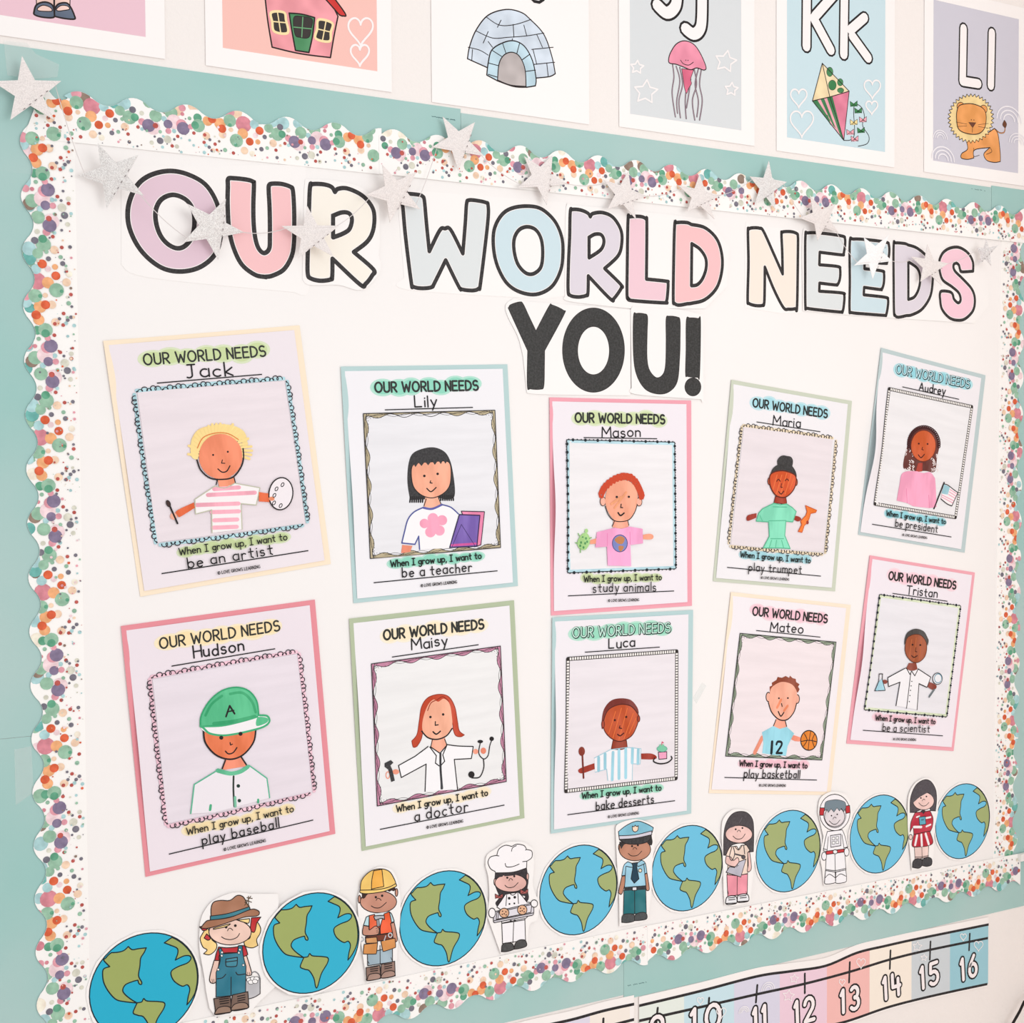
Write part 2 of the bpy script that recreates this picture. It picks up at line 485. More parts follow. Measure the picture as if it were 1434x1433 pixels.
# white board face
b = flat((.203 + 1.645) / 2, (.905 + 1.93) / 2, .0010)
wb = thing('white_board_face', 'large white paper face of the bulletin board inside the dotted border', 'bulletin board', b)
hw, hh = (1.645 - .2) / 2, (1.93 - .905) / 2
sheet_mesh('backing_paper', [(-hw, -hh), (hw, -hh), (hw, hh), (-hw, hh)], 0, .0010, (247, 243, 241), wb, 'paper')
YB = .0020                                      # front of the white face

# ------------------------------------------------------------------ scalloped border strips
RO, PE, GR, DG, LB, RD, SL, PU, PK, PP, BE, OL, RS, OR, TG, CR = (222, 98, 60), (248, 212, 184), (152, 192, 166), (96, 164, 132), (174, 212, 214), (190, 88, 80), (118, 114, 126), (134, 120, 148), (228, 158, 170), (246, 216, 220), (220, 218, 202), (148, 126, 112), (218, 138, 150), (243, 176, 124), (112, 182, 174), (252, 238, 220)
MOTIF = [(207, 540, 30, OR), (262, 552, 20, PE), (188, 500, 22, RO), (140, 560, 30, LB), (140, 590, 26, PK), (185, 590, 33, GR), (208, 590, 10, DG), (232, 550, 22, RO), (232, 595, 12, PE),
 (195, 660, 42, RS), (245, 655, 28, OR), (285, 622, 35, GR), (308, 618, 9, DG), (333, 662, 20, PE), (283, 690, 21, RO), (345, 702, 15, CR), (190, 715, 24, LB), (220, 742, 22, RO), (247, 720, 14, PP), (280, 732, 14, OR),
 (250, 768, 12, SL), (160, 765, 33, TG), (160, 810, 34, LB), (200, 790, 25, GR), (278, 812, 20, PE), (228, 835, 35, GR), (225, 860, 20, DG), (188, 850, 17, SL), (241, 800, 10, GR), (200, 893, 12, BE), (243, 893, 18, PK), (280, 893, 9, LB),
 (265, 945, 38, PP), (205, 960, 32, GR), (258, 925, 33, PU), (255, 958, 14, RD), (215, 1000, 14, LB), (165, 1018, 30, OL), (180, 1035, 33, GR), (225, 1048, 38, PP), (240, 1019, 23, PU), (275, 1020, 15, PK), (272, 1048, 11, LB), (150, 1090, 18, PK),
 (235, 1085, 28, PK), (253, 1093, 33, PU), (180, 1090, 10, RS), (198, 1125, 10, GR), (240, 1130, 14, PK), (190, 1165, 22, DG), (230, 1168, 34, GR), (230, 1152, 20, DG), (278, 1207, 20, PE), (200, 1215, 26, OR),
 (329, 979, 17, SL), (318, 1015, 20, BE), (316, 513, 9, RD), (351, 497, 9, SL), (296, 487, 8, SL), (327, 467, 9, LB), (274, 462, 9, RD), (341, 563, 11, GR), (352, 605, 9, RD), (316, 750, 12, SL), (307, 780, 10, GR), (357, 780, 6, PK), (313, 826, 9, RD), (352, 831, 9, SL), (349, 1037, 9, RD), (349, 1060, 11, BE), (297, 1065, 9, RD), (314, 1048, 7, SL), (360, 990, 8, LB), (343, 938, 11, BE), (311, 953, 6, SL), (271, 1145, 9, RD), (334, 1143, 7, LB), (365, 1195, 9, LB), (313, 1195, 9, RD), (335, 1220, 9, SL), (272, 874, 9, RD), (283, 980, 9, GR)]
PER, AMP, WID = .0592, .0062, .0565
def strip(p0, p1, out, label, phase, y, mshift, slant0=0.0, slant1=0.0):
    """inner edge from p0 to p1 (x,z in metres); out = unit direction of the scallops"""
    L = math.dist(p0, p1); ex = ((p1[0] - p0[0]) / L, (p1[1] - p0[1]) / L)
    b = Board(Vector((p0[0], -y, p0[1])), math.atan2(ex[1], ex[0]), depth=y + .001)
    sgn = 1 if (-ex[1] * out[0] + ex[0] * out[1]) > 0 else -1
    t = thing('border_strip', label, 'border trim', b, 'scalloped dotted border strips')
    edge = lambda u: WID - AMP * (1 - math.copysign(abs(math.cos(6.28318 * (u - phase) / PER)) ** .85, math.cos(6.28318 * (u - phase) / PER)))
    n = int(L / .004)
    outl = [(L * i / n, sgn * edge(L * i / n)) for i in range(n + 1)]
    outl = [(u + slant0 * (1 - u / .06) if u < .06 else u, v) for u, v in outl]
    sheet_mesh('paper_strip', [(0, 0), (L, 0)] + outl[::-1], 0, .0005, (252, 249, 246), t, 'paper')
    a = Art(b, PX, Stack(.00052))
    R = random.Random(int(L * 1e4) + int(phase * 1e4))
    def dot(u, w, r, c):
        if u < r or u > L - r or (u < .01 and slant0): return
        q = []
        for i in range(14):
            an = i * math.pi / 7; U = u + r * math.cos(an); V = w + r * math.sin(an)
            q.append((U, sgn * max(.0004, min(V, edge(U) - .00015))))
        if w - r < edge(u): a.poly(q, c, 'water', z=a.st.up(1.5e-6))
    u = .01
    while u < L:                                  # big dots cut through by the scalloped edge
        dot(u, R.uniform(.048, .056), R.uniform(.005, .0085), R.choice((GR, LB, TG, RS, PE, PP, GR, LB, CR, OL))); u += R.uniform(.014, .032)
    k = 0
    P = .170
    while k * P < L + P:
        for (mx, my, r, c) in MOTIF:
            dot((my - 480) / 737 * P + (k - 1) * P + mshift, (383 - mx) * .000222, r * .000222, c)
        k += 1
    for i in range(int(L / .0035)):
        w = abs(R.gauss(.012, .010)) + .001; dot(R.uniform(0, L), min(w, .045), R.choice((.0004, .0006, .0008, .0011, .0015)), R.choice((RD, SL, LB, GR, BE, PK, PE, RO, OL, PP, SL)))
    a.build('printed_dots', t, kind='stuff')
    return t
ixl, ixr, izt, izb = .2055, 1.6375, 1.9225, .9145
xa, xc_, xm = W(534, 245).x, W(1042, 290).x, W(905, 1290).x
strip((ixl + .001, .823), (ixl, izt + .012), (-1, 0), 'dotted scalloped border strip down the left side of the board', .026, YB, .05)
strip((ixr - .004, .905), (1.6455, izt + .010), (1, 0), 'dotted scalloped border strip down the right side of the board', .03, YB, .02)
strip((.153, izt - .004), (xa, izt - .001), (0, 1), 'dotted scalloped border strip along the top, left length ending at the folded star', .058, YB + .0007, .03, .02)
strip((xa - .004, izt - .0005), (xc_, izt + .001), (0, 1), 'dotted scalloped border strip along the top, middle length over WORLD', .02, YB + .0013, .09)
strip((xc_ - .003, izt + .0012), (1.697, izt + .004), (0, 1), 'dotted scalloped border strip along the top, right length over NEEDS', .045, YB + .0019, .01)
strip((.15, izb), (xm, izb + .004), (0, -1), 'dotted scalloped border strip along the bottom, left length under the big globes', .03, YB + .0007, .02)
strip((xm - .0005, izb + .003), (1.697, izb - .004), (0, -1), 'dotted scalloped border strip along the bottom, right length under the small globes', .045, YB + .0013, .12)

# ================================================================== banner lettering sheets
def letter_sheet(label, fr, paper, letters, group='banner lettering sheets', y=YB, th=.0003, off=.00015):
    pp, cc = parse(paper)
    o = centre(fr, pp); b = Board(Vector((o.x, -y, o.z)), 0, depth=y + .0012)
    t = thing('lettering_sheet', label, 'banner letter', b, group)
    a = Art(b, fr, Stack(0)); q = a.pts(paper, True, True)
    sheet_mesh('paper', q, off, th, (249, 245, 243), t, 'paper')
    st = Stack(off + th + 2e-5)
    for nm, f2, outline, holes, c1, w in letters:
        a = Art(b, f2[0] if isinstance(f2, tuple) else f2, st)
        pts = []
        if isinstance(outline, list):                 # outline pieced together from several close-ups
            cor = []
            for g, s_ in outline:
                p, c = parse(s_); pts += [a.b.loc(*g(*q_)) for q_ in p]; cor += c
        else:
            p, c = parse(outline); pts = [a.P(*q_) for q_ in p]; cor = c
        sm = crom(pts, cor, True)
        a.poly(sm, c1, 'print' if c1 != BLK2 else 'ink'); hs = []
        for h in holes:
            hp = a.pts(h, True, True); hs.append(hp); a.poly(hp, (249, 245, 243), 'print')
        if w:
            if c1 != BLK2:
                for z in [sm] + hs: a.rib(z, w + .0016, (253, 247, 245), closed=True)
            for z in [sm] + hs: a.rib(z, w, BLK, 'ink', closed=True)
        a.build(nm, t)
    return t
BLK2 = (48, 47, 46)
A_, B_, C_, D_, E_, F_, G_ = Frame(160, 220, 5.975), Frame(340, 230, 5.975), Frame(550, 240, 5.515), Frame(770, 260, 5.515), Frame(1020, 280, 6.829), Frame(1180, 290, 5.736), Frame(690, 400, 4.481)
LIL, PIN, COR, CRM, GRY, BLU, LAV = (228, 200, 213), (241, 204, 214), (246, 196, 198), (248, 241, 230), (224, 228, 229), (207, 226, 233), (224, 216, 225)
PEA = (250, 234, 222)
OW = .0054
letter_sheet('white cut-out sheet with the letters O in lilac and U in pink', A_, '60,80! 1600,60! 1640,1060 1500,1130! 300,1010 60,900!', [
 ('letter_o', A_, '475,115 620,145 760,225 850,360 893,520 890,680 840,820 720,920 570,957 420,935 290,850 190,730 125,580 115,440 150,310 220,205 330,140', ['495,315 600,355 660,440 672,560 650,670 590,745 520,762 440,720 380,640 348,530 352,430 400,350'], LIL, OW),
 ('letter_u', A_, [(A_, '955,183 1000,176 1110,188 1162,205 1170,230 1165,400 1168,560 1182,680 1210,765 1255,803 1298,765'), (B_, '228,600 228,480 225,350 218,220 222,175 250,162 330,165 400,188 420,215 430,350 432,500 430,650 410,770 345,880 250,932 190,942'), (A_, '1270,1003 1180,985 1070,900 1000,760 962,600 950,400 952,250')], [], COR, OW)])
letter_sheet('white cut-out sheet with the cream letter R ending OUR', B_, '520,160 560,125 800,140 1010,200 1145,340! 1150,640 1140,760! 1150,900 1000,1050 800,1010 560,1010 500,960! 510,500', [
 ('letter_r', B_, '565,185 590,165 680,168 745,190 772,232! 800,205 880,203 1000,260 1080,350 1103,440 1090,560 1040,650 930,735! 1095,880 1085,930 1030,1000 985,1008 752,790! 750,940 735,965 650,975 570,955 545,915 545,740 555,400', ['757,430! 830,403 890,410 915,460 895,540 840,580 757,612!'], CRM, OW)], y=YB + .0007)
letter_sheet('white cut-out sheet with the letters W in grey and O in pale blue', C_, '30,130! 80,140! 1340,240! 1345,960! 1180,985! 120,915 90,820! 45,290!', [
 ('letter_w', C_, '66,180! 110,172 200,180 232,192 246,225 262,400 284,618! 365,455 405,441 450,452 543,635! 562,400 572,250 590,222 650,225 720,240 738,262 735,400 680,860 665,905 620,920 540,912 512,890 411,685! 325,860 300,895 220,903 160,890 145,860 100,500 80,280', [], GRY, OW * .95),
 ('letter_o', C_, '1040,268 1150,290 1250,380 1305,500 1316,620 1300,760 1230,890 1110,950 980,930 880,860 810,730 780,590 785,450 840,340 920,285', ['1045,428 1110,455 1150,530 1160,640 1145,740 1090,790 1030,785 970,720 940,620 940,520 980,450'], BLU, OW * .95)])
letter_sheet('white cut-out sheet with the letters R, L and D in lavender, rose and pink', D_, '125,200 165,150! 560,180! 1240,260! 1390,480! 1370,780! 1200,950! 640,950! 160,895 118,850!', [
 ('letter_r', D_, '160,200 180,183 240,188 295,212 314,240! 335,215 410,208 490,245 550,340 558,440 530,540 425,640! 552,765 552,795 500,868 470,876 299,697! 296,830 280,850 220,860 160,848 143,810 146,600 155,400', ['305,400! 350,375 400,380 420,430 395,495 305,557!'], LAV, OW * .95),
 ('letter_l', D_, '606,258 622,240 700,238 742,255 751,290 748,722! 900,738 915,750 912,830 903,893 885,905 640,888 608,872 598,840 600,600', [], PIN, OW * .95),
 ('letter_d', D_, '966,305 985,285 1060,285 1095,300! 1200,325 1290,410 1330,530 1330,660 1290,790 1200,880 1100,908 1065,912! 1000,923 965,910 955,880 958,600', ['1098,448! 1160,490 1205,560 1208,640 1180,720 1140,765 1095,773!'], COR, OW * .95)], y=YB + .0007)
letter_sheet('white cut-out sheet with the pale peach letter N', E_, '165,270 200,240! 680,290! 700,600 705,1080! 500,1085! 160,1030!', [
 ('letter_n', E_, '190,300 202,275 240,266 300,270 338,298 430,500 522,708! 518,500 511,330 522,306 600,303 655,320 668,350 668,500 660,1015 640,1040 580,1045 530,1030 440,860 352,642! 350,850 345,990 325,1010 260,1010 200,990 187,950 195,600', [], PEA, OW * .92)])
letter_sheet('white cut-out sheet with the letters E, E, D and S of NEEDS', E_, '712,340 760,285! 1500,370! 2390,510! 2480,700! 2500,1000! 2350,1180! 1200,1105! 715,1060!', [
 ('letter_e', E_, '740,345 765,315 900,318 1090,345 1118,370 1118,440 1105,520! 1085,525 877,500! 873,620! 1050,637 1072,665 1070,750 1048,808 1020,812 875,795! 872,873! 1090,890 1112,915 1108,1000 1095,1068 1070,1072 900,1055 760,1037 740,1015 738,700', [], GRY, OW * .92),
 ('letter_e', F_, '60,280 90,257 200,262 350,282 374,305 376,380 358,445 340,452 178,440! 178,495! 318,513 335,535 333,610 318,658 300,662 175,645! 172,705! 345,725 367,745 365,800 352,865 335,870 200,860 75,848 58,825 60,600', [], BLU, OW * .92),
 ('letter_d', F_, '412,305 430,288 500,293 530,305! 600,330 680,400 722,500 725,600 705,720 640,820 560,865 515,872! 450,885 425,872 415,840 412,600', ['530,440! 600,490 625,560 615,650 580,720 530,743!'], LAV, OW * .92),
 ('letter_s', F_, '778,460 785,410 815,360 870,328 940,325 1010,370 1048,440 1050,515! 960,520 945,500 935,465 912,450 892,470 905,515 970,580 1040,660 1064,740 1050,830 990,895 930,910 860,890 800,820 785,740 784,695 800,675 860,680 885,700 897,740 930,770 950,745 935,690 880,640 810,590 785,530', [], (247, 205, 218), OW * .92)], y=YB + .0007)
def cir(cx, cy, rx, ry, n=20): return ' '.join('%.1f,%.1f' % (cx + rx * math.cos(i * 6.28318 / n), cy + ry * math.sin(i * 6.28318 / n)) for i in range(n))
letter_sheet('white cut-out sheet with the solid black letters Y and O', G_, '84,120 130,82! 230,100! 866,150! 866,690! 290,682 215,660! 192,440! 160,320 95,190', [
 ('letter_y', G_, '103,140 115,120 170,103 192,115 230,195 273,285! 355,130 375,122 445,155 447,185 327,408! 326,500 322,630 300,650 240,648 219,630 221,408! 110,165', [], BLK2, .0012),
 ('letter_o', G_, cir(634, 405, 194, 264), [cir(634, 408, 100, 152)], BLK2, .0012)], y=YB + .0008)
letter_sheet('white cut-out sheet with the solid black letter U and exclamation mark', G_, '868,150! 880,128! 1180,150! 1322,182! 1325,690 1310,714! 900,682 874,640!', [
 ('letter_u', G_, '885,195 905,175 950,177 973,195 971,300 970,450 985,530 1028,578 1068,560 1086,500 1090,350 1090,208 1110,192 1160,198 1177,218 1178,330 1175,450 1160,600 1110,665 1040,680 960,650 905,560 885,430', [], BLK2, .0012),
 ('exclamation_mark', G_, '1217,215 1240,203 1290,207 1306,225 1300,560 1285,575 1225,570 1212,555 1215,400', [], BLK2, .0012),
 ('exclamation_mark', G_, cir(1258, 636, 50, 56), [], BLK2, .0012)], y=YB + .0016)
# ================================================================== the ten children's posters
def highlight(a, p0, p1, h, col, n=7):
    A, B = a.P(*p0), a.P(*p1); L = math.dist(A, B); ex = ((B[0] - A[0]) / L, (B[1] - A[1]) / L); ang = math.atan2(ex[1], ex[0])
    R = random.Random(int(p0[0] * 7 + p0[1])); lt = tuple(min(255, int(c + (248 - c) * .45)) for c in col); col = tuple(min(255, int(c + (248 - c) * .16)) for c in col)
    items = []
    for i in range(n):
        u = (i + .5) / n; X = L * u + R.uniform(-2, 2) * 1e-3; Y = h * (.5 + R.uniform(-.18, .2))
        items.append((A[0] + ex[0] * X - ex[1] * Y, A[1] + ex[1] * X + ex[0] * Y, L / n * R.uniform(.72, .85), h * R.uniform(.72, .92)))
    for k, s_ in ((0, 1.0), (1, .78)):
        for (x, y, r1, r2) in items:
            a.disc((x, y), r1 * s_, lt if k == 0 else col, 'print', n=22, ry=r2 * s_, rot=ang)
def curly(a, P, Q, groups, flip, col=(45, 42, 50), wash=None, w=.0010):
    A, B = a.P(*P), a.P(*Q); L = math.dist(A, B); ex = ((B[0] - A[0]) / L, (B[1] - A[1]) / L); n = (-ex[1] * flip, ex[0] * flip)
    R = random.Random(int(P[0] + Q[1]))
    if wash: a.rib([A, ((A[0] + B[0]) / 2 + n[0] * .001, (A[1] + B[1]) / 2 + n[1] * .001), B], .0042, wash, 'marker')
    G = L / groups
    for g in range(groups):
        p = []
        loops = (.35, .75, .4, .85, .7); x0 = g * G + G * .05
        step = G * .86 / len(loops)
        for k, amp in enumerate(loops):
            for i in range(9):
                t = i / 9; th = 2 * math.pi * t
                x = x0 + step * (k + t) - step * .42 * math.sin(th) * (1 if amp > .5 else .6); y = amp * .0037 * (1 - math.cos(th)) / 1.0 * .85 - .0012
                p.append((A[0] + ex[0] * x + n[0] * y, A[1] + ex[1] * x + n[1] * y))
        a.rib(p, w, col)
        for dx in (0, ):
            x = g * G; a.disc((A[0] + ex[0] * x - n[0] * .0012, A[1] + ex[1] * x - n[1] * .0012), .0010, col, n=8)
def side(a, P, Q):
    A, B = a.P(*P), a.P(*Q); L = math.dist(A, B); ex = ((B[0] - A[0]) / L, (B[1] - A[1]) / L)
    return A, B, L, ex, (-ex[1], ex[0])
def wavy(a, c, tint):
    """c: four frame corners clockwise from top left"""
    for k in range(4):
        A, B, L, ex, n = side(a, c[k], c[(k + 1) % 4]); n = (-n[0], -n[1])     # clockwise in the picture: inward is to the right
        cyc = round(L / .034)
        def wave(x, am, ph): return .0009 + am * (1 - math.cos(2 * math.pi * cyc * x / L + ph)) / 2 + (.004 * max(0, 1 - min(x, L - x) / .012) ** 2)
        N = int(L / .003)
        W1 = [(A[0] + ex[0] * L * i / N + n[0] * wave(L * i / N, .0050, 0), A[1] + ex[1] * L * i / N + n[1] * wave(L * i / N, .0050, 0)) for i in range(N + 1)]
        W2 = [(A[0] + ex[0] * L * i / N + n[0] * wave(L * i / N, .0036, 2.4), A[1] + ex[1] * L * i / N + n[1] * wave(L * i / N, .0036, 2.4)) for i in range(N + 1)]
        W3 = [(A[0] + ex[0] * L * i / N + n[0] * wave(L * i / N, .0022, .7), A[1] + ex[1] * L * i / N + n[1] * wave(L * i / N, .0022, .7)) for i in range(N + 1)]
        a.poly([A] + W1 + [B], tint, 'marker')
        for q, w in ((W1, .0008), (W2, .0005), (W3, .0005)): a.rib(q, w, (45, 42, 44))
    p = [a.P(*q) for q in c]; a.rib(p, .0011, (45, 42, 44), closed=True)
    for k in range(4):
        A, B, L, ex, n = side(a, c[k], c[(k + 1) % 4]); n = (-n[0], -n[1])
        for u, v in ((.009, .006), (.013, .006), (.018, .005), (.023, .0055)):
            for U in (u, L - u): a.disc((A[0] + ex[0] * U + n[0] * v, A[1] + ex[1] * U + n[1] * v), .0005, (45, 42, 44), n=6, z=a.st.z)
def beads(a, c):
    p = [a.P(*q) for q in c]; a.rib(p, .0056, (50, 44, 42), closed=True); zz = a.st.up(1e-4)
    for k in range(4):
        A, B, L, ex, n = side(a, c[k], c[(k + 1) % 4]); N = int(L / .0038)
        for i in range(1, N):
            x = L * i / N
            q = [(A[0] + ex[0] * (x + u) + n[0] * v, A[1] + ex[1] * (x + u) + n[1] * v) for u, v in ((-.0013, -.0018), (.0013, -.0018), (.0013, .0018), (-.0013, .0018))]
            a.poly(q, (244, 240, 236), z=zz)
def dotted(a, c, wash, nx=9, ny=16):
    for k in range(4):
        A, B, L, ex, n = side(a, c[k], c[(k + 1) % 4]); n = (-n[0], -n[1])
        a.rib([(A[0] + n[0] * .002, A[1] + n[1] * .002), (B[0] + n[0] * .002, B[1] + n[1] * .002)], .0042, wash, 'marker', cap=False)
    p = [a.P(*q) for q in c]; a.rib(p, .0012, (40, 46, 50), closed=True)
    for k in range(4):
        A, B, L, ex, n = side(a, c[k], c[(k + 1) % 4]); N = (nx, ny)[k % 2]
        for i in range(N): a.disc((A[0] + ex[0] * L * (i + .5) / N, A[1] + ex[1] * L * (i + .5) / N), .0022, (34, 42, 48), n=10)
        for i in range(N * 3): a.disc((A[0] + ex[0] * L * (i + .5) / N / 3 + n[0] * .0008, A[1] + ex[1] * L * (i + .5) / N / 3 + n[1] * .0008), .0009, (34, 42, 48), n=6)

def poster(label, fr, back, sheet, bcol, curl=(0, 0), **k):
    P = [W(*fr(*q)) for q in back]; o = sum(P, Vector()) / 4
    vx = (P[1] - P[0]) + (P[2] - P[3]); vy = (P[0] - P[3]) + (P[1] - P[2])
    ang = (math.atan2(vx.z, vx.x) + math.atan2(-vy.x, vy.z)) / 2
    y = k.get('y', YB)
    b = Board(Vector((o.x, -y, o.z)), ang, depth=y + .002)
    Ps = [b.loc(*fr(*q)) for q in sheet]; sx, sy = sum(q[0] for q in Ps) / 4, sum(q[1] for q in Ps) / 4
    t = thing('student_poster', label, 'poster', b, 'student posters on the board')
    hw, hh = .1143, .1452
    cb = lambda x, yy: .0022 * max(0, (abs(x) / hw - .7)) * (1 if x < 0 else .4) * (1 + math.sin(yy * 17)) + .0002
    grid_sheet('construction_paper', 2 * hw, 2 * hh, .0002, .0005, bcol, t, cb, 16, 12)
    h0, yc = curl; sw, sh = .1080, .1397
    cs = lambda x, yy: .0016 + h0 * math.exp(-((x - sx + sw) / .017) ** 2) * math.exp(-((yy - yc) / .055) ** 2)
    ws = grid_sheet('worksheet', 2 * sw, 2 * sh, 0, .0003, k.get('scol', SHEET), t, lambda x, yy: cs(x + sx, yy + sy), 72, 34)
    ws.location = (sx, sy, 0)
    b2 = Board(b.o + b.ex * sx + b.ey * sy, ang, depth=y + .002, curl=lambda x, yy: cs(x + sx, yy + sy))
    st = Stack(.00042); A = Art(b2, fr, st)
    L = A.sub()                                   # highlighter behind the printed lines
    hd, cp = k['head'], k['cap']
    highlight(L, hd[0], hd[1], .0125, k['hl']); L.build('highlighter_wash', ws)
    L = A.sub(); highlight(L, cp[0], cp[1], .0085, k['hl'], 8); L.build('highlighter_wash', ws)
    H = A.sub()
    if k.get('hollow'):
        text(H, 'OUR WORLD NEEDS', hd[0], hd[1], .0132, .0036, (36, 44, 46)); 
        text(H, 'OUR WORLD NEEDS', (hd[0][0] - 2, hd[0][1] - 2), (hd[1][0] - 2, hd[1][1] - 2), .0132, .0016, tuple(int(c_ + (255 - c_) * .55) for c_ in k['hl']))
    else: text(H, 'OUR WORLD NEEDS', hd[0], hd[1], .0120, k.get('hw', .0021) * .94, (30, 32, 30), kind='ink')
    H.build('printed_heading', ws)
    N = A.sub(); nm = k['name']
    text(N, nm[0], nm[1], nm[2], k.get('nh', .0135), .0018, (34, 32, 34), jit=.05); N.build('handwritten_name', ws)
    for ln in (k['nline'], k['aline']):
        l = A.sub(); l.rib([l.P(*ln[0]), l.P(*ln[1])], .0013, (32, 30, 32), cap=False); l.build('writing_line', ws)
    if k.get('inner'):
        I = A.sub(); I.patch([I.P(*q) for q in k['inner'][0]], k['inner'][1]); I.build('pencil_background', ws)
    F = A.sub(); k['frame'](F); F.build('printed_frame', ws)
    D = A.sub(); k['draw'](D); D.build('drawn_portrait', ws, label=k['portrait'])
    c = A.sub(); text(c, 'When I grow up, I want to', cp[0], cp[1], .0082, k.get('cw', .0016) * .78, (30, 32, 30), gap=.2); c.build('printed_caption', ws)
    n = A.sub(); an = k['ans']; text(n, an[0], an[1], an[2], k.get('ah', .0118), .00155, (34, 32, 34), jit=.05, gap=k.get('agap', .3)); n.build('handwritten_answer', ws)
    g = A.sub(); cr = k['cred']; text(g, '( LOVE GROWS LEARNING', cr[0], cr[1], .0034, .0007, (50, 46, 48)); g.build('credit_line', ws)
    return t
SK1, SK2, SK3 = (240, 148, 112), (242, 176, 148), (196, 84, 46)
RED, BRN = (204, 72, 44), (128, 56, 40)

# --- Jack
f = Frame(120, 440, 3.411)
def fr_(a):
    w = (176, 214, 222)
    curly(a, (243, 366), (945, 308), 6, 1, wash=w); curly(a, (334, 1092), (232, 385), 7, 1, wash=w)
    curly(a, (962, 322), (1058, 992), 7, 1, wash=w); curly(a, (1035, 1010), (355, 1102), 6, 1, wash=w)
def dr(a):
    a.fill('534,692 506,684 499,640 508,590 540,550 600,532 655,526 712,536 755,562 770,605 768,636 746,640 740,610 640,600 545,650', (252, 222, 150), 'marker')
    for i in range(26):
        an = math.radians(176 + i * 7.6); R = random.Random(i).uniform(134, 154)
        a.line('%f,%f %f,%f' % (640 + 105 * math.cos(an), 668 + 105 * math.sin(an), 640 + R * math.cos(an + .06), 668 + R * math.sin(an + .06)), .0030, (252, 222, 150), smooth=False)
    a.fill('628,785! 708,778! 706,818 670,826 636,828!', SK1, 'marker')
    a.ell(643, 680, 104, 108, (242, 142, 106), 'marker')
    a.line('532,640 560,590 620,568 680,572 728,600', .0011, (226, 130, 70))
    a.line('530,697 548,745 590,782 640,790 700,780 738,735 752,690 750,643', .0017)
    a.dots('607,673 677,658', 5); a.line('651,697! 647,712! 663,713!', .0011); a.line('630,740 650,755 672,750 687,725', .0014)
    a.line('628,788 622,815', .0012); a.line('706,778 713,805', .0012)
    a.fill('615,822! 520,885! 523,955! 600,935! 602,1045! 745,1028! 740,905! 812,912! 830,830! 710,808! 665,825', (248, 243, 243), 'print')
    for s_ in ('612,836 730,828', '582,864 806,853', '528,912 728,905', '602,946 730,942', '612,985 722,981', '607,1020 720,1016'): a.line(s_, .0048, (243, 172, 188), 'marker')
    for s_ in ('615,822! 520,885! 523,955! 600,935! 602,1045!', '710,808! 830,830! 812,912! 740,905! 745,1028!', '615,822 665,830 710,808'): a.line(s_, .0011, (196, 196, 172))
    a.fill('440,965! 432,940 515,900! 520,925! 450,968', (228, 104, 58), 'marker'); a.ell(418, 965, 16, 16, (246, 178, 152), 'marker')
    a.line('395,905 437,1000', .0020); a.ell(393, 905, 9, 16, (70, 50, 46), ol=BLK, rot=-.4, w=.0008)
    a.fill('825,850! 880,858! 878,898! 825,895!', (228, 104, 58), 'marker')
    a.ell(930, 858, 57, 77, (244, 236, 240), 'print', BLK, .0015, rot=.12); a.ell(886, 882, 14, 10, (240, 150, 112), 'marker')
    for x, y in ((938, 815), (909, 835), (899, 866), (897, 902), (929, 915)): a.ell(x, y, 6, 10, None, ol=BLK, w=.0010, rot=.5)
poster('cream-backed poster of an artist in a pink striped shirt with brush and palette', f, [(75, 125), (1020, 57), (1165, 1193), (265, 1350)], [(98, 138), (1005, 80), (1150, 1180), (272, 1325)], (251, 233, 208),
 head=((280, 243), (860, 200)), hl=(196, 214, 150), name=('Jack', (485, 308), (700, 292)), nh=.0150, nline=((340, 330), (842, 288)), inner=([(246, 372), (948, 318), (1050, 1000), (340, 1090)], (237, 226, 231)),
 frame=fr_, draw=dr, portrait='felt pen drawing of a smiling person with yellow hair and a pink striped shirt', cap=((447, 1152), (960, 1078)), ans=('be an artist', (488, 1215), (890, 1145)), aline=((362, 1240), (1063, 1130)), cred=((630, 1243), (830, 1212)), scol=(240, 231, 236), curl=(.001, 0))

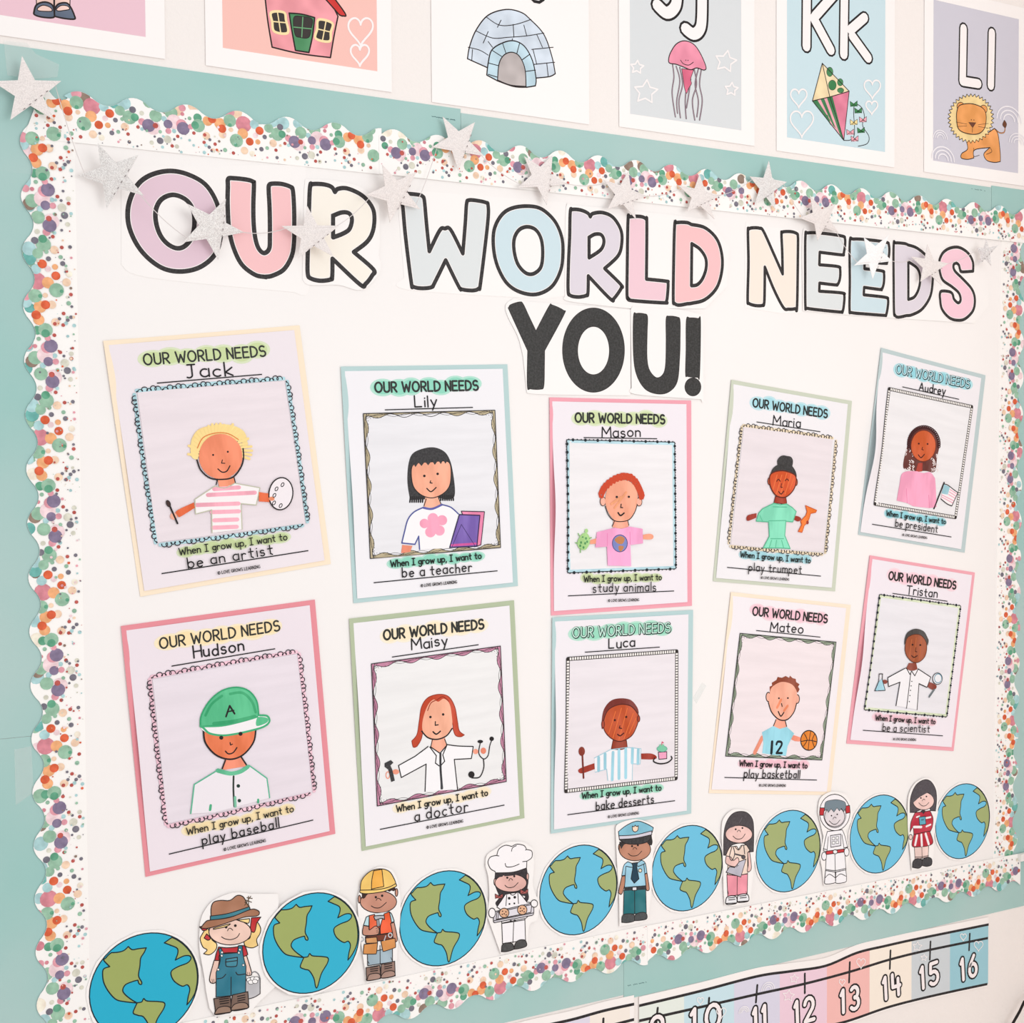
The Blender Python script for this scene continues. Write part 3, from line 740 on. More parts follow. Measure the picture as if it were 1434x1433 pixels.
# --- Lily
f = Frame(460, 480, 3.771)
def dr(a):
    a.fill('430,832! 416,740 420,650 440,590 490,562 555,553 610,575 640,620 657,690 667,780 658,820 620,828 590,822 545,828 500,828', (44, 42, 44), 'ink')
    for x in range(432, 500, 11): a.line('%d,815 %d,842' % (x, x - 3), .0022, (44, 42, 44))
    for x in range(590, 660, 11): a.line('%d,808 %d,832' % (x, x + 2), .0022, (44, 42, 44))
    a.fill('512,810! 578,805! 592,855! 550,872 500,865!', SK2, 'marker'); a.line('515,825 503,862', .0012); a.line('578,815 594,855', .0012)
    a.fill('440,655 470,635 540,630 610,625 640,640 646,700 636,760 600,800 545,820 490,805 450,765 437,710', (246, 172, 142), 'marker', ol=(40, 38, 40), w=.0012)
    a.fill('438,660! 436,610 490,575 560,568 620,590 642,640! 628,622! 616,640! 604,620! 592,642! 578,622! 560,646! 545,624! 525,648! 508,628! 490,652! 474,634! 458,658! 448,640!', (44, 42, 44), 'ink', smooth=False)
    a.dots('505,704 575,693', 7); a.line('538,730! 535,740! 546,742!', .0014); a.line('518,770 540,787 567,765', .0016)
    a.fill('500,870 450,895 420,935! 400,1000 386,1058! 455,1065! 475,1025! 480,1092! 636,1085! 655,1010 685,905! 650,875 600,858! 550,872', (249, 246, 248), 'print')
    a.line('500,870 450,895 418,935 400,1000 386,1058! 455,1065! 475,1022! 480,1092!', .0017, (84, 92, 156)); a.line('500,872 545,878 597,856', .0028, (100, 100, 170)); a.line('600,856 645,870 685,905', .0017, (84, 92, 156))
    for x, y, r in ((550, 928, 28), (598, 938, 27), (585, 992, 27), (537, 1000, 28), (505, 955, 25), (552, 966, 34)): a.ell(x, y, r, r, (244, 160, 186), 'marker')
    a.fill('388,1068! 442,1073! 430,1105! 382,1112!', (240, 146, 118), 'marker')
    a.fill('700,890! 822,893! 803,1068! 770,1078! ', (236, 136, 174), 'marker', smooth=False, ol=(60, 40, 60), w=.0012)
    a.fill('690,908! 798,912! 782,1075! 638,1082!', (124, 98, 178), 'marker', smooth=False, ol=(50, 40, 80), w=.0015)
    a.line('650,1070 775,1062', .0030, (214, 90, 160), 'marker'); a.line('650,1080! 700,960! 770,1070!', .0008, (70, 50, 110))
poster('blue-green-backed poster of a teacher with a black bob, holding purple books', f, [(58, 125), (938, 122), (993, 1280), (133, 1375)], [(83, 150), (922, 140), (978, 1262), (150, 1355)], (188, 214, 214),
 head=((247, 262), (790, 250)), hw=.0027, hl=(128, 212, 184), name=('Lily', (458, 340), (572, 335)), nline=((297, 355), (762, 342)), inner=([(192, 385), (872, 367), (900, 1078), (228, 1130)], (236, 235, 239)),
 frame=lambda a: wavy(a, [(183, 375), (878, 357), (908, 1082), (220, 1140)], (186, 172, 140)), draw=dr, portrait='felt pen drawing of a smiling person with a black bob and a flower shirt', cap=((328, 1185), (805, 1140)), cw=.0019, ans=('be a teacher', (390, 1240), (755, 1208)), aline=((238, 1268), (892, 1205)), cred=((487, 1290), (675, 1270)), scol=(243, 241, 245), curl=(.003, -.02))

# --- Mason
f = Frame(740, 540, 4.344)
def dr(a):
    a.fill('515,815! 600,812! 606,860! 560,870 508,862!', (246, 168, 142), 'marker'); a.line('520,825 507,855', .0012); a.line('600,820 607,850', .0012)
    a.ell(450, 705, 17, 27, (246, 180, 158), 'marker', (60, 40, 40), .0010); a.ell(670, 708, 17, 25, (246, 180, 158), 'marker', (60, 40, 40), .0010)
    a.fill('470,650 490,605 540,578 600,580 640,610 660,660 655,720 640,780 605,818 560,828 515,815 480,765 464,710', (246, 168, 138), 'marker')
    a.line('464,735 482,785 515,820 560,828 610,815 642,772 658,725', .0013)
    p = []
    base = [(437, 668), (455, 625), (490, 590), (530, 565), (575, 552), (620, 560), (650, 590), (668, 625), (680, 655), (686, 682)]
    for i in range(9):
        for j in range(12):
            t = j / 12; th = t * 4 * math.pi
            x = base[i][0] * (1 - t) + base[i + 1][0] * t; y = base[i][1] * (1 - t) + base[i + 1][1] * t
            p.append('%f,%f' % (x + 13 * math.cos(th), y + 17 * math.sin(th)))
    
    for i in range(0, len(p) - 3, 3): a.line(' '.join(p[i:i + 4]), .0036, (206, 74, 46), smooth=False)
    a.line('500,720 560,680 ', .0035, (238, 160, 116), 'marker'); a.line('520,745 590,650', .0028, (238, 160, 116), 'marker')
    a.dots('533,678 606,677', 7); a.line('560,722! 556,742! 569,743!', .0014); a.line('541,774 556,791 577,776', .0021)
    a.fill('370,942! 408,930! 410,962! 370,965!', (244, 160, 128), 'marker'); a.fill('692,908! 735,902 755,915 745,935 692,935!', (244, 160, 128), 'marker')
    a.fill('412,892! 520,865! 560,872 610,858! 690,872! 692,960! 615,970! 620,1098! 478,1095! 473,980! 403,985!', (247, 166, 208), 'marker', smooth=False)
    a.line('475,900 474,975', .0010, (232, 130, 180)); a.line('612,890 614,965', .0010, (232, 130, 180))
    a.ell(551, 960, 46, 52, (118, 128, 186), 'marker', (80, 70, 120), .0010)
    a.fill('520,935 550,915 580,930 570,960 550,965 530,955', (186, 120, 70), 'marker'); a.fill('545,975 575,980 560,1008 545,1000', (186, 120, 70), 'marker')
    a.fill('315,910 345,895 368,925 365,965 340,1000 305,990 293,955', (170, 214, 140), 'marker'); a.ell(348, 884, 10, 13, (170, 214, 140), 'marker')
    for x, y in ((325, 925), (345, 930), (315, 955), (340, 960), (330, 985), (352, 950), (310, 975)): a.ell(x, y, 6, 8, (84, 150, 92), 'marker')
    for s_ in ('305,915 298,900', '290,960 282,955', '312,992 312,1015', '366,930 378,925'): a.line(s_, .0014, (120, 180, 100))
poster('pink-backed poster of a person with red curls, holding a green turtle', f, [(117, 75), (978, 97), (990, 1340), (135, 1390)], [(137, 97), (962, 117), (978, 1320), (152, 1365)], (243, 168, 182),
 head=((285, 222), (828, 232)), hw=.0029, hl=(202, 218, 158), name=('Mason', (447, 315), (678, 310)), nline=((335, 317), (782, 324)), inner=([(240, 340), (880, 352), (888, 1110), (246, 1130)], (241, 238, 240)),
 frame=lambda a: dotted(a, [(232, 330), (888, 345), (895, 1115), (238, 1140)], (186, 220, 230)), draw=dr, portrait='felt pen drawing of a smiling person with curly red hair and a pink globe shirt', cap=((333, 1195), (803, 1182)), cw=.0019, ans=('study animals', (387, 1258), (768, 1248)), aline=((240, 1280), (885, 1250)), cred=((480, 1315), (665, 1310)), scol=(243, 236, 242), curl=(.007, .0))

# --- Maria
f = Frame(980, 520, 4.477)
def fr_(a):
    w = (232, 214, 184)
    curly(a, (272, 340), (832, 420), 6, 1, wash=w); curly(a, (180, 1078), (262, 350), 7, 1, wash=w)
    curly(a, (852, 438), (784, 1138), 7, 1, wash=w); curly(a, (765, 1148), (190, 1098), 6, 1, wash=w)
def dr(a):
    a.fill('485,600! 482,560 500,535 520,528 545,532 568,538 580,562 575,600!', (52, 50, 50), 'ink')
    a.fill('438,665 448,620 475,592 520,582 570,592 597,630 600,665 560,640 480,640', (52, 50, 50), 'ink')
    a.ell(432, 690, 9, 22, SK3, 'marker', (80, 40, 30), .0012); a.ell(599, 695, 9, 22, SK3, 'marker', (80, 40, 30), .0012)
    a.fill('470,785! 535,790! 538,832 495,828! 460,828!', (164, 56, 34), 'marker', ol=(90, 36, 26), w=.0010)
    a.fill('438,650 475,628 530,626 590,650 600,690 585,740 550,780 515,792 475,780 448,745 434,700', (214, 84, 38), 'marker', ol=(96, 40, 28), w=.0018)
    for s_ in ('455,740 480,650', '475,770 510,650', '500,780 540,640', '530,770 568,650', '560,740 585,670'): a.line(s_, .0014, (236, 120, 66))
    a.line('478,690 488,678 500,690', .0016, (90, 36, 26)); a.line('530,686 542,676 552,686', .0016, (90, 36, 26)); a.line('508,705! 503,728! 513,728!', .0014, (90, 36, 26)); a.line('490,755 505,770 522,752', .0018, (90, 36, 26))
    a.fill('288,925 300,902 352,890! 350,918! 300,938', (160, 54, 38), 'marker'); a.fill('585,905! 618,912 632,928 612,942 585,930!', (160, 54, 38), 'marker')
    a.fill('350,940! 365,890! 390,862! 460,828! 500,838 540,832! 575,855! 600,880! 578,945! 535,940! 528,1030! 562,1112! 500,1108! 393,1108! 432,1035! 428,945!', (132, 220, 186), 'marker', smooth=False, ol=(90, 186, 146), w=.0014)
    for s_ in ('428,938 535,936', '440,1050 520,1050', '430,1108 445,1060', '470,1105 476,1060', '520,1105 508,1060', '455,850 540,852', '372,905 388,940'): a.line(s_, .0013, (92, 190, 150))
    a.fill('658,842! 728,872! 722,885! 690,892! 680,925 672,945 650,968! 636,1010! 612,1005! 634,962! 628,940 645,920 660,905! 668,880!', (240, 122, 44), 'marker', smooth=False, ol=(206, 84, 24), w=.0011); a.ell(670, 948, 8, 12, (160, 54, 38), 'marker')
poster('sage-backed tilted poster of a person in a mint dress with an orange trumpet', f, [(192, 60), (942, 190), (842, 1375), (72, 1312)], [(205, 75), (940, 205), (838, 1362), (85, 1300)], (208, 214, 196),
 head=((332, 222), (797, 292)), hw=.0026, hl=(158, 216, 228), name=('Maria', (458, 336), (628, 352)), nline=((355, 318), (755, 380)), inner=([(275, 345), (832, 425), (775, 1135), (192, 1090)], (236, 226, 230)),
 frame=fr_, draw=dr, portrait='felt pen drawing of a smiling person with a black topknot and a mint green dress', cap=((250, 1165), (687, 1203)), cw=.002, ans=('play trumpet', (302, 1250), (630, 1270)), aline=((170, 1230), (758, 1285)), cred=((378, 1300), (552, 1312)), scol=(243, 240, 243), curl=(.001, 0))

# --- Audrey
f = Frame(1180, 470, 4.476)
def dr(a):
    a.fill('378,830 380,780 400,700 412,640 440,595 480,574 530,574 572,605 592,650 602,700 590,760 580,840 560,858 520,850 450,850 400,840', (104, 52, 46), 'marker')
    R = random.Random(3)
    for i in range(34):
        x = R.choice((R.uniform(385, 440), R.uniform(545, 590))); y = R.uniform(690, 840)
        a.line('%f,%f %f,%f %f,%f' % (x, y, x + 8, y + 7, x + 3, y + 16), .0013, (240, 228, 226))
    for i in range(30):
        an = math.radians(165 + i * 7); a.ell(505 + 95 * math.cos(an), 680 + 106 * math.sin(an), 8, 9, None, ol=(64, 28, 30), w=.0016)
    a.fill('468,800! 497,798! 495,852! 453,856!', (168, 52, 34), 'marker')
    a.ell(502, 692, 78, 98, (206, 92, 44), 'marker', (120, 50, 34), .0012, rot=.05)
    a.dots('473,678 528,680', 6, (70, 28, 24)); a.line('497,700! 492,714! 502,718!', .0014, (70, 28, 24)); a.line('470,748 487,766 508,745', .0018, (70, 28, 24))
    a.fill('372,862 450,850 500,862 545,858 575,895! 580,960 584,1075! 540,1082! 438,1070! 400,1050! 335,1035! 352,940', (244, 164, 194), 'marker')
    a.line('400,1050 395,960', .0010, (230, 130, 170)); a.line('540,1080 535,1000', .0010, (230, 130, 170))
    a.fill('632,930 655,938 690,965 718,985! 680,1068! 650,1055 612,1024!', (246, 240, 242), 'print')
    a.fill('632,932! 668,950! 655,998! 616,990!', (160, 206, 218), 'marker')
    for s_ in ('668,965 710,992', '664,980 704,1006', '660,996 698,1020', '618,1000 692,1036', '616,1012 686,1050'): a.line(s_, .0015, (238, 170, 190))
    a.line('632,930 655,938 690,965 718,985! 680,1068! 650,1055 612,1024', .0015); a.line('632,922 568,1085', .0026)
poster('grey-blue-backed poster of a person with long dark curls beside a small flag', f, [(245, 85), (883, 243), (748, 1355), (87, 1255)], [(250, 105), (880, 260), (743, 1340), (98, 1240)], (192, 208, 209),
 head=((335, 235), (793, 330)), hollow=True, hl=(136, 210, 224), name=('Audrey', (478, 343), (640, 374)), nh=.0125, nline=((373, 322), (728, 400)), inner=([(290, 335), (808, 447), (705, 1140), (200, 1055)], (239, 237, 239)),
 frame=lambda a: beads(a, [(290, 335), (808, 447), (705, 1140), (200, 1055)]), draw=dr, portrait='felt pen drawing of a smiling person with long dark curls and a pink top', cap=((270, 1130), (640, 1182)), cw=.0019, ans=('be president', (325, 1195), (587, 1237)), aline=((183, 1183), (680, 1263)), cred=((370, 1255), (522, 1275)), scol=(242, 238, 242), curl=(.011, -.015), y=YB)

# --- Hudson
f = Frame(150, 830, 3.494)
def fr_(a):
    w = (240, 196, 210)
    curly(a, (218, 412), (925, 290), 6, 1, wash=w); curly(a, (288, 1132), (208, 425), 7, 1, wash=w)
    curly(a, (938, 300), (1012, 970), 7, 1, wash=w); curly(a, (990, 985), (300, 1142), 6, 1, wash=w)
def dr(a):
    a.fill('575,812! 655,798! 682,848! 575,866! 562,862!', (240, 142, 112), 'marker')
    a.line('577,820 562,860', .0018); a.line('652,800 680,842', .0018)
    a.fill('470,680! 560,695 650,685 725,660! 718,725 670,790 600,815 530,795 485,740', (232, 122, 78), 'marker')
    a.line('470,672 480,735 530,793 600,815 665,792 715,730 726,665', .0020)
    a.fill('455,655! 460,600 500,530 560,480 630,463 690,480 730,530 740,605! 640,632 540,648', (88, 192, 140), 'marker', ol=(54, 164, 112), w=.0018)
    a.line('480,600 510,545 560,505', .0030, (56, 166, 112), 'marker'); a.line('600,495 660,490 705,530 725,585', .0030, (56, 166, 112), 'marker'); a.line('520,640 620,628 720,605', .0038, (56, 166, 112), 'marker')
    a.fill('460,660 560,655 680,628 745,602 780,605 792,625 770,650 680,680 580,695 500,690', (246, 242, 244), 'print')
    a.line('455,652! 470,662 500,688 560,698 620,692 700,675 765,655 792,630 782,604 745,600', .0024, (70, 176, 124)); a.line('460,655 560,652 660,630 735,608', .0016, (70, 176, 124))
    a.fill('735,610 780,612 785,630 760,645 728,650', (88, 192, 140), 'marker')
    a.line('580,606! 598,553! 622,592!', .0021); a.line('586,583 618,576', .0017)
    a.dots('557,709 651,690', 10); a.line('600,733! 602,745! 611,741!', .0012); a.line('577,775 592,788 615,782 633,758', .0015)
    a.fill('540,870! 425,940! 408,1080! 520,1075! 620,1050! 793,1003! 785,915! 693,845! 640,870', (241, 234, 240), 'print')
    a.line('540,870 600,884 650,875 686,852', .0050, (94, 186, 144), 'marker'); a.line('540,868! 425,938! 408,1080', .0015, (94, 186, 150)); a.line('693,845! 780,908! 793,1003', .0015, (94, 186, 150))
    a.line('617,898 616,960 620,1045', .0022, (48, 58, 52)); a.line('624,1000 626,1045', .0030, (120, 190, 160), 'marker')
    a.dots('640,945 645,1017', 9, (36, 60, 52)); a.line('505,1040 502,1062', .0030, (80, 176, 132)); a.line('737,1012 737,1025', .0026, (80, 176, 132))
poster('rose-pink-backed poster of a person in a green baseball cap', f, [(57, 160), (1018, 30), (1117, 1180), (182, 1392)], [(75, 187), (1003, 52), (1100, 1165), (203, 1378)], (234, 148, 158),
 head=((260, 275), (845, 185)), hl=(251, 224, 166), name=('Hudson', (425, 323), (668, 283)), nline=((315, 360), (822, 275)), inner=([(222, 425), (930, 300), (1005, 975), (295, 1130)], (235, 225, 233)),
 frame=fr_, draw=dr, portrait='felt pen drawing of a smiling person in a green cap marked A', cap=((390, 1185), (910, 1070)), ans=('play baseball', (465, 1235), (840, 1145)), aline=((302, 1280), (1008, 1113)), cred=((570, 1262), (773, 1217)), scol=(240, 229, 236), curl=(.003, 0))

# --- Maisy
f = Frame(470, 830, 3.874)
def dr(a):
    a.fill('520,790! 592,785! 602,828! 562,866! 515,838!', (246, 172, 144), 'marker'); a.line('524,798 515,836', .0012); a.line('590,795 602,825', .0012)
    a.fill('420,838 412,805! 440,770 452,700 465,620 500,570 560,552 612,565 645,620 660,700 670,750 697,772! 678,782 650,775 636,740 628,700 560,600 500,640 480,700 465,790 440,835!', (196, 70, 40), 'marker', ol=(150, 46, 26), w=.0010)
    a.fill('500,610 530,580 555,592 585,576 615,600 628,660 630,730 600,775 550,795 500,783 470,745 474,680', (247, 178, 148), 'marker')
    a.line('545,585 580,565 612,590', .0012, (150, 46, 26)); a.line('540,585 515,600 498,640', .0012, (150, 46, 26))
    a.line('466,752 500,787 550,796 600,777 630,738', .0018); a.dots('513,675 582,661', 7); a.line('540,700! 539,720! 555,717!', .0015); a.line('527,755 545,768 567,752', .0019)
    a.fill('510,838! 430,888! 340,938! 355,1003! 490,930! 485,1078! 660,1068! 642,905! 735,900! 745,835! 605,826! 570,868', (249, 247, 249), 'print')
    for s_ in ('500,835! 430,888! 340,938! 355,1003! 490,930! 484,1078', '600,824! 660,832 745,835! 735,900! 642,905! 660,1068', '510,838! 545,885! 540,925! 560,940', '603,826! 580,880! 590,915! 572,935', '515,838! 565,872! 602,828'): a.line(s_, .0014)
    a.line('567,872 568,960 576,1062', .0030, (70, 72, 76)); a.line('566,872 570,1066', .0010)
    a.ell(325, 972, 18, 14, (244, 158, 132), 'marker'); a.ell(282, 990, 10, 18, None, ol=(244, 158, 132)); a.ell(758, 862, 14, 14, (244, 158, 132), 'marker'); a.ell(800, 858, 15, 17, (240, 140, 112), 'marker')
    a.fill('264,925! 298,908! 312,922! 296,938! 306,960 320,1020! 300,1027! 284,960 264,945!', (52, 50, 52), 'ink', smooth=False)
    a.line('785,808 775,870 800,902 825,885 835,830 850,790', .0014); a.line('800,902 802,950 780,1000 738,1005', .0016); a.ell(783, 808, 15, 9, BLK, rot=.0); a.ell(845, 793, 12, 12, BLK); a.ell(735, 987, 17, 18, BLK)
poster('sage-backed poster of a red-haired doctor in white coat with stethoscope', f, [(75, 145), (962, 42), (1015, 1215), (135, 1400)], [(102, 172), (943, 65), (1000, 1212), (158, 1378)], (184, 196, 166),
 head=((262, 257), (803, 195)), hw=.0028, hl=(252, 232, 194), name=('Maisy', (412, 313), (608, 281)), nline=((305, 350), (775, 283)), inner=([(200, 395), (886, 300), (918, 1020), (232, 1150)], (240, 239, 239)),
 frame=lambda a: wavy(a, [(193, 387), (893, 290), (925, 1025), (225, 1158)], (196, 132, 160)), draw=dr, portrait='felt pen drawing of a smiling person with red hair in a white coat', cap=((330, 1190), (823, 1100)), cw=.0019, ans=('a doctor', (428, 1240), (715, 1185)), ah=.0135, aline=((240, 1285), (915, 1153)), cred=((493, 1280), (688, 1245)), scol=(244, 240, 244), curl=(.002, .03))

# --- Luca
f = Frame(750, 840, 4.217)
def dr(a):
    a.fill('455,830! 535,830! 540,872! 500,885 445,880!', (150, 56, 32), 'marker', ol=(90, 36, 26), w=.0009)
    a.fill('392,765 390,700 405,640 445,595 500,582 560,592 598,635 608,672! 560,680 440,700', (122, 48, 40), 'marker')
    a.fill('398,740 410,680 440,640 500,618 560,628 600,672 608,700 590,760 560,808 500,836 450,822 412,785', (196, 82, 40), 'marker', ol=(90, 36, 30), w=.0014)
    for s_ in ('430,790 470,660', '455,815 505,640', '490,825 540,640', '520,820 575,670', '550,790 590,700'): a.line(s_, .0012, (232, 116, 60))
    a.ell(396, 735, 9, 22, (160, 60, 38), 'marker', (90, 36, 30), .0010); a.ell(606, 703, 8, 18, (160, 60, 38), 'marker', (90, 36, 30), .0010)
    a.dots('466,711 533,692', 7, (70, 28, 24)); a.line('496,745! 492,757! 506,760!', .0016, (70, 28, 24)); a.line('482,795 498,803 518,788', .0018, (70, 28, 24))
    a.fill('250,1015 262,995 345,965! 347,1000! 275,1025', (160, 50, 32), 'marker'); a.fill('620,908! 680,908 712,925 700,942 622,942!', (160, 50, 32), 'marker')
    a.fill('345,935! 440,885! 500,888 540,872! 620,880! 615,970! 570,968! 568,1065! 425,1068! 418,1000! 350,1018!', (246, 244, 248), 'print')
    a.line('345,935! 440,885! 540,872! 620,880! 615,970! 570,968! 568,1065', .0010, (160, 206, 220)); a.line('350,1018! 418,1000! 425,1068', .0010, (160, 206, 220))
    for s_ in ('370,932 370,1008', '408,912 408,995', '455,902 450,1062', '490,890 490,1055', '530,882 530,1050', '570,880 568,962', '604,886 602,966'): a.line(s_, .0046, (158, 210, 226), 'marker')
    a.ell(270, 895, 19, 27, (140, 56, 42), 'marker'); a.line('274,920 281,1052', .0026, (120, 46, 36))
    a.line('700,935 695,955 730,968 775,962 802,940 798,925', .0020); a.fill('722,900! 772,897! 772,938! 726,942!', (244, 166, 198), 'marker', ol=BLK, w=.0011)
    a.ell(744, 880, 30, 17, (128, 206, 170), 'marker', (90, 170, 150), .0008); a.ell(742, 862, 16, 10, (128, 206, 170), 'marker'); a.line('742,858 745,840 752,845', .0012, (220, 80, 110))
poster('blue-backed poster of a baker in a blue striped shirt, with spoon and cupcake', f, [(82, 98), (922, 60), (915, 1262), (82, 1378)], [(107, 128), (905, 78), (905, 1252), (103, 1362)], (187, 214, 215),
 head=((220, 225), (795, 192)), hollow=True, hl=(138, 216, 184), name=('Luca', (433, 287), (585, 276)), nline=((290, 310), (732, 280)), inner=([(190, 350), (832, 305), (828, 1055), (178, 1130)], (238, 231, 236)),
 frame=lambda a: beads(a, [(190, 350), (832, 305), (828, 1055), (178, 1130)]), draw=dr, portrait='felt pen drawing of a smiling person with short brown hair and a striped shirt', cap=((272, 1175), (738, 1125)), cw=.0019, ans=('bake desserts', (355, 1245), (693, 1198)), aline=((187, 1270), (822, 1187)), cred=((425, 1288), (605, 1265)), scol=(243, 238, 243), curl=(.004, 0), y=YB + .0009)

# --- Mateo
f = Frame(970, 820, 4.622)
def dr(a):
    a.fill('535,865! 595,862! 606,915! 560,928 522,912!', (246, 164, 138), 'marker'); a.line('537,870 520,912', .0016); a.line('595,868 606,912', .0016)
    a.ell(488, 722, 15, 30, (246, 182, 160), 'marker', BLK, .0014); a.ell(675, 735, 14, 28, (246, 182, 160), 'marker', BLK, .0014)
    a.fill('498,705! 496,655! 512,648! 510,630! 540,612! 548,592! 575,598! 600,586! 622,598! 628,584! 645,600! 665,605! 668,625! 690,640! 680,655! 690,672! 678,695! 640,660 540,660', (146, 70, 46), 'marker', smooth=False)
    a.fill('498,690 515,655 560,628 600,626 645,645 672,690 670,760 650,820 610,865 560,868 518,830 492,770', (247, 176, 150), 'marker')
    a.line('488,758 510,822 558,868 610,868 652,822 670,765', .0018); a.line('545,790 570,740', .0040, (238, 138, 98), 'marker'); a.line('590,810 612,780', .0040, (238, 138, 98), 'marker')
    a.dots('556,730 614,729', 6); a.line('573,765 577,783', .0018); a.line('552,816 568,846 588,822', .0020)
    a.line('448,985 400,1082', .0065, (242, 152, 126), 'marker'); a.fill('640,965! 700,985! 698,1008 660,1008! 632,995!', (240, 146, 120), 'marker')
    a.fill('447,950! 520,910! 560,928 607,915! 655,958! 640,985! 612,1040! 602,1102! 525,1098! 448,1086! 456,1020!', (152, 214, 230), 'marker', smooth=False)
    a.line('512,1012 507,1085', .0046, (30, 38, 44)); a.line('540,1028 548,1012 570,1014 572,1035 540,1085! 575,1085!', .0036, (30, 38, 44))
    a.ell(750, 1003, 53, 64, (236, 138, 50), 'marker', BLK, .0016); a.line('700,1010 750,1002 802,1012', .0013); a.line('762,940 752,1000 745,1065', .0013); a.line('720,960 738,1000 715,1040', .0013); a.line('788,960 772,1000 785,1045', .0013)
poster('cream-backed tilted poster of a person in a blue jersey with a basketball', f, [(245, 42), (1000, 130), (885, 1355), (103, 1335)], [(252, 60), (998, 145), (873, 1342), (120, 1325)], (252, 234, 212),
 head=((387, 192), (868, 242)), hw=.0027, hl=(247, 190, 206), name=('Mateo', (500, 295), (710, 312)), nline=((410, 292), (825, 335)), inner=([(312, 318), (920, 375), (828, 1122), (218, 1098)], (243, 231, 234)),
 frame=lambda a: wavy(a, [(305, 310), (927, 367), (835, 1130), (212, 1105)], (150, 164, 142)), draw=dr, portrait='felt pen drawing of a smiling person with brown hair in a blue number 12 jersey', cap=((300, 1168), (737, 1183)), cw=.0021, ans=('play basketball', (330, 1243), (688, 1249)), aline=((205, 1243), (803, 1260)), cred=((427, 1300), (597, 1302)), scol=(246, 240, 244), curl=(.001, 0))

# --- Tristan
f = Frame(1170, 770, 4.777)
def dr(a):
    a.fill('487,757! 535,757! 545,803! 500,808 465,798!', (146, 72, 56), 'marker')
    a.fill('455,638! 460,590 480,550 530,528 585,545 612,590 618,610 612,642! 590,600 530,570 480,600', (76, 72, 70), 'marker')
    a.fill('462,640 475,590 520,566 565,572 598,610 606,660 592,715 555,750 515,752 478,720 462,680', (166, 86, 52), 'marker', ol=(90, 48, 34), w=.0012)
    for s_ in ('490,720 505,600', '520,735 535,590', '555,735 570,610'): a.line(s_, .0016, (190, 104, 62))
    a.dots('510,635 562,637', 7, (60, 34, 26)); a.line('532,655! 528,680! 540,683!', .0014, (70, 34, 26)); a.line('504,708 520,720 542,708', .0018, (70, 34, 26))
    a.ell(325, 883, 18, 14, (140, 66, 52), 'marker'); a.fill('615,880! 668,905 665,930 640,935 608,915!', (140, 66, 52), 'marker')
    a.fill('460,793! 345,855! 350,915! 427,885! 400,1043! 540,1070! 553,895! 607,920! 632,852! 548,797! 505,815!', (246, 244, 247), 'print', smooth=False)
    for s_ in ('460,793! 345,855! 350,915! 427,885! 400,1043', '548,797! 632,852! 607,920! 553,895! 540,1070', '468,790! 492,833! 504,812! 525,843! 548,797', '498,825 470,1060'): a.line(s_, .0015)
    a.dots('505,880 500,910 496,940 492,975 488,1015', 4)
    a.fill('283,885! 308,870 327,940! 258,943!', (170, 218, 234), 'marker'); a.line('287,830! 284,880! 258,943! 327,940! 308,872! 310,830! 287,830', .0013)
    a.line('655,935 622,983', .0032, (110, 120, 124)); a.ell(677, 862, 32, 38, (240, 240, 244), 'print', BLK, .0012); a.ell(680, 860, 24, 30, None, ol=(100, 150, 170), w=.0014)
poster('pink-backed poster of a scientist with a flask and a magnifying glass', f, [(218, 38), (925, 152), (783, 1343), (60, 1295)], [(245, 65), (918, 165), (783, 1322), (92, 1275)], (243, 172, 184),
 head=((355, 198), (802, 263)), hw=.0030, hl=(248, 198, 212), name=('Tristan', (475, 298), (678, 320)), nline=((380, 292), (748, 345)), inner=([(298, 305), (830, 380), (738, 1112), (195, 1065)], (237, 235, 240)),
 frame=lambda a: dotted(a, [(293, 300), (835, 375), (742, 1118), (190, 1070)], (218, 228, 196)), draw=dr, portrait='felt pen drawing of a smiling person with black hair in a white lab coat', cap=((262, 1140), (660, 1165)), cw=.0021, ans=('be a scientist', (308, 1212), (620, 1222)), aline=((182, 1208), (717, 1245)), cred=((380, 1272), (530, 1277)), scol=(244, 236, 243), curl=(.005, -.02))

# ================================================================== the row of globes and helpers along the bottom
def cutout(name, label, cat, fr, paper, y, col=(250, 246, 244), group=None, origin=None, pts=None, smooth=True):
    o = origin if origin is not None else centre(fr, parse(paper)[0])
    b = Board(Vector((o.x, -y, o.z)), 0, depth=y + .001)
    t = thing(name, label, cat, b, group)
    a = Art(b, fr, Stack(.0011))
    q = pts(b) if pts else a.pts(paper, True, smooth)
    sheet_mesh('cut_out_paper', q, .0004, .0006, col, t, 'paper')
    return t, a
FE = Frame(360, 1180, 4.78)
EC = W(*FE(353, 660))
NAM = '117,500 128,486 145,466 162,452! 200,450 235,440 262,415! 285,435 320,430 368,425! 355,455 335,490 330,540 322,600 340,640 338,655 325,650 318,628! 290,635 245,655 228,690 245,720 280,750 314,772! 240,762 190,748 150,705 120,650 110,600 115,555 152,540!'
SAM = '314,770! 340,765 352,745 372,760 440,765 475,775 470,810 430,880 405,966 392,966 380,910 350,860 320,850 290,835 300,800'
EUR = '520,362! 475,395! 510,410 550,430 555,460 540,505! 590,480 625,480 632,500 610,525 560,545 520,570 515,600 535,640 580,670 610,662 625,690 615,740 608,788! 640,745 668,680 674,600 657,500 620,430 575,385'
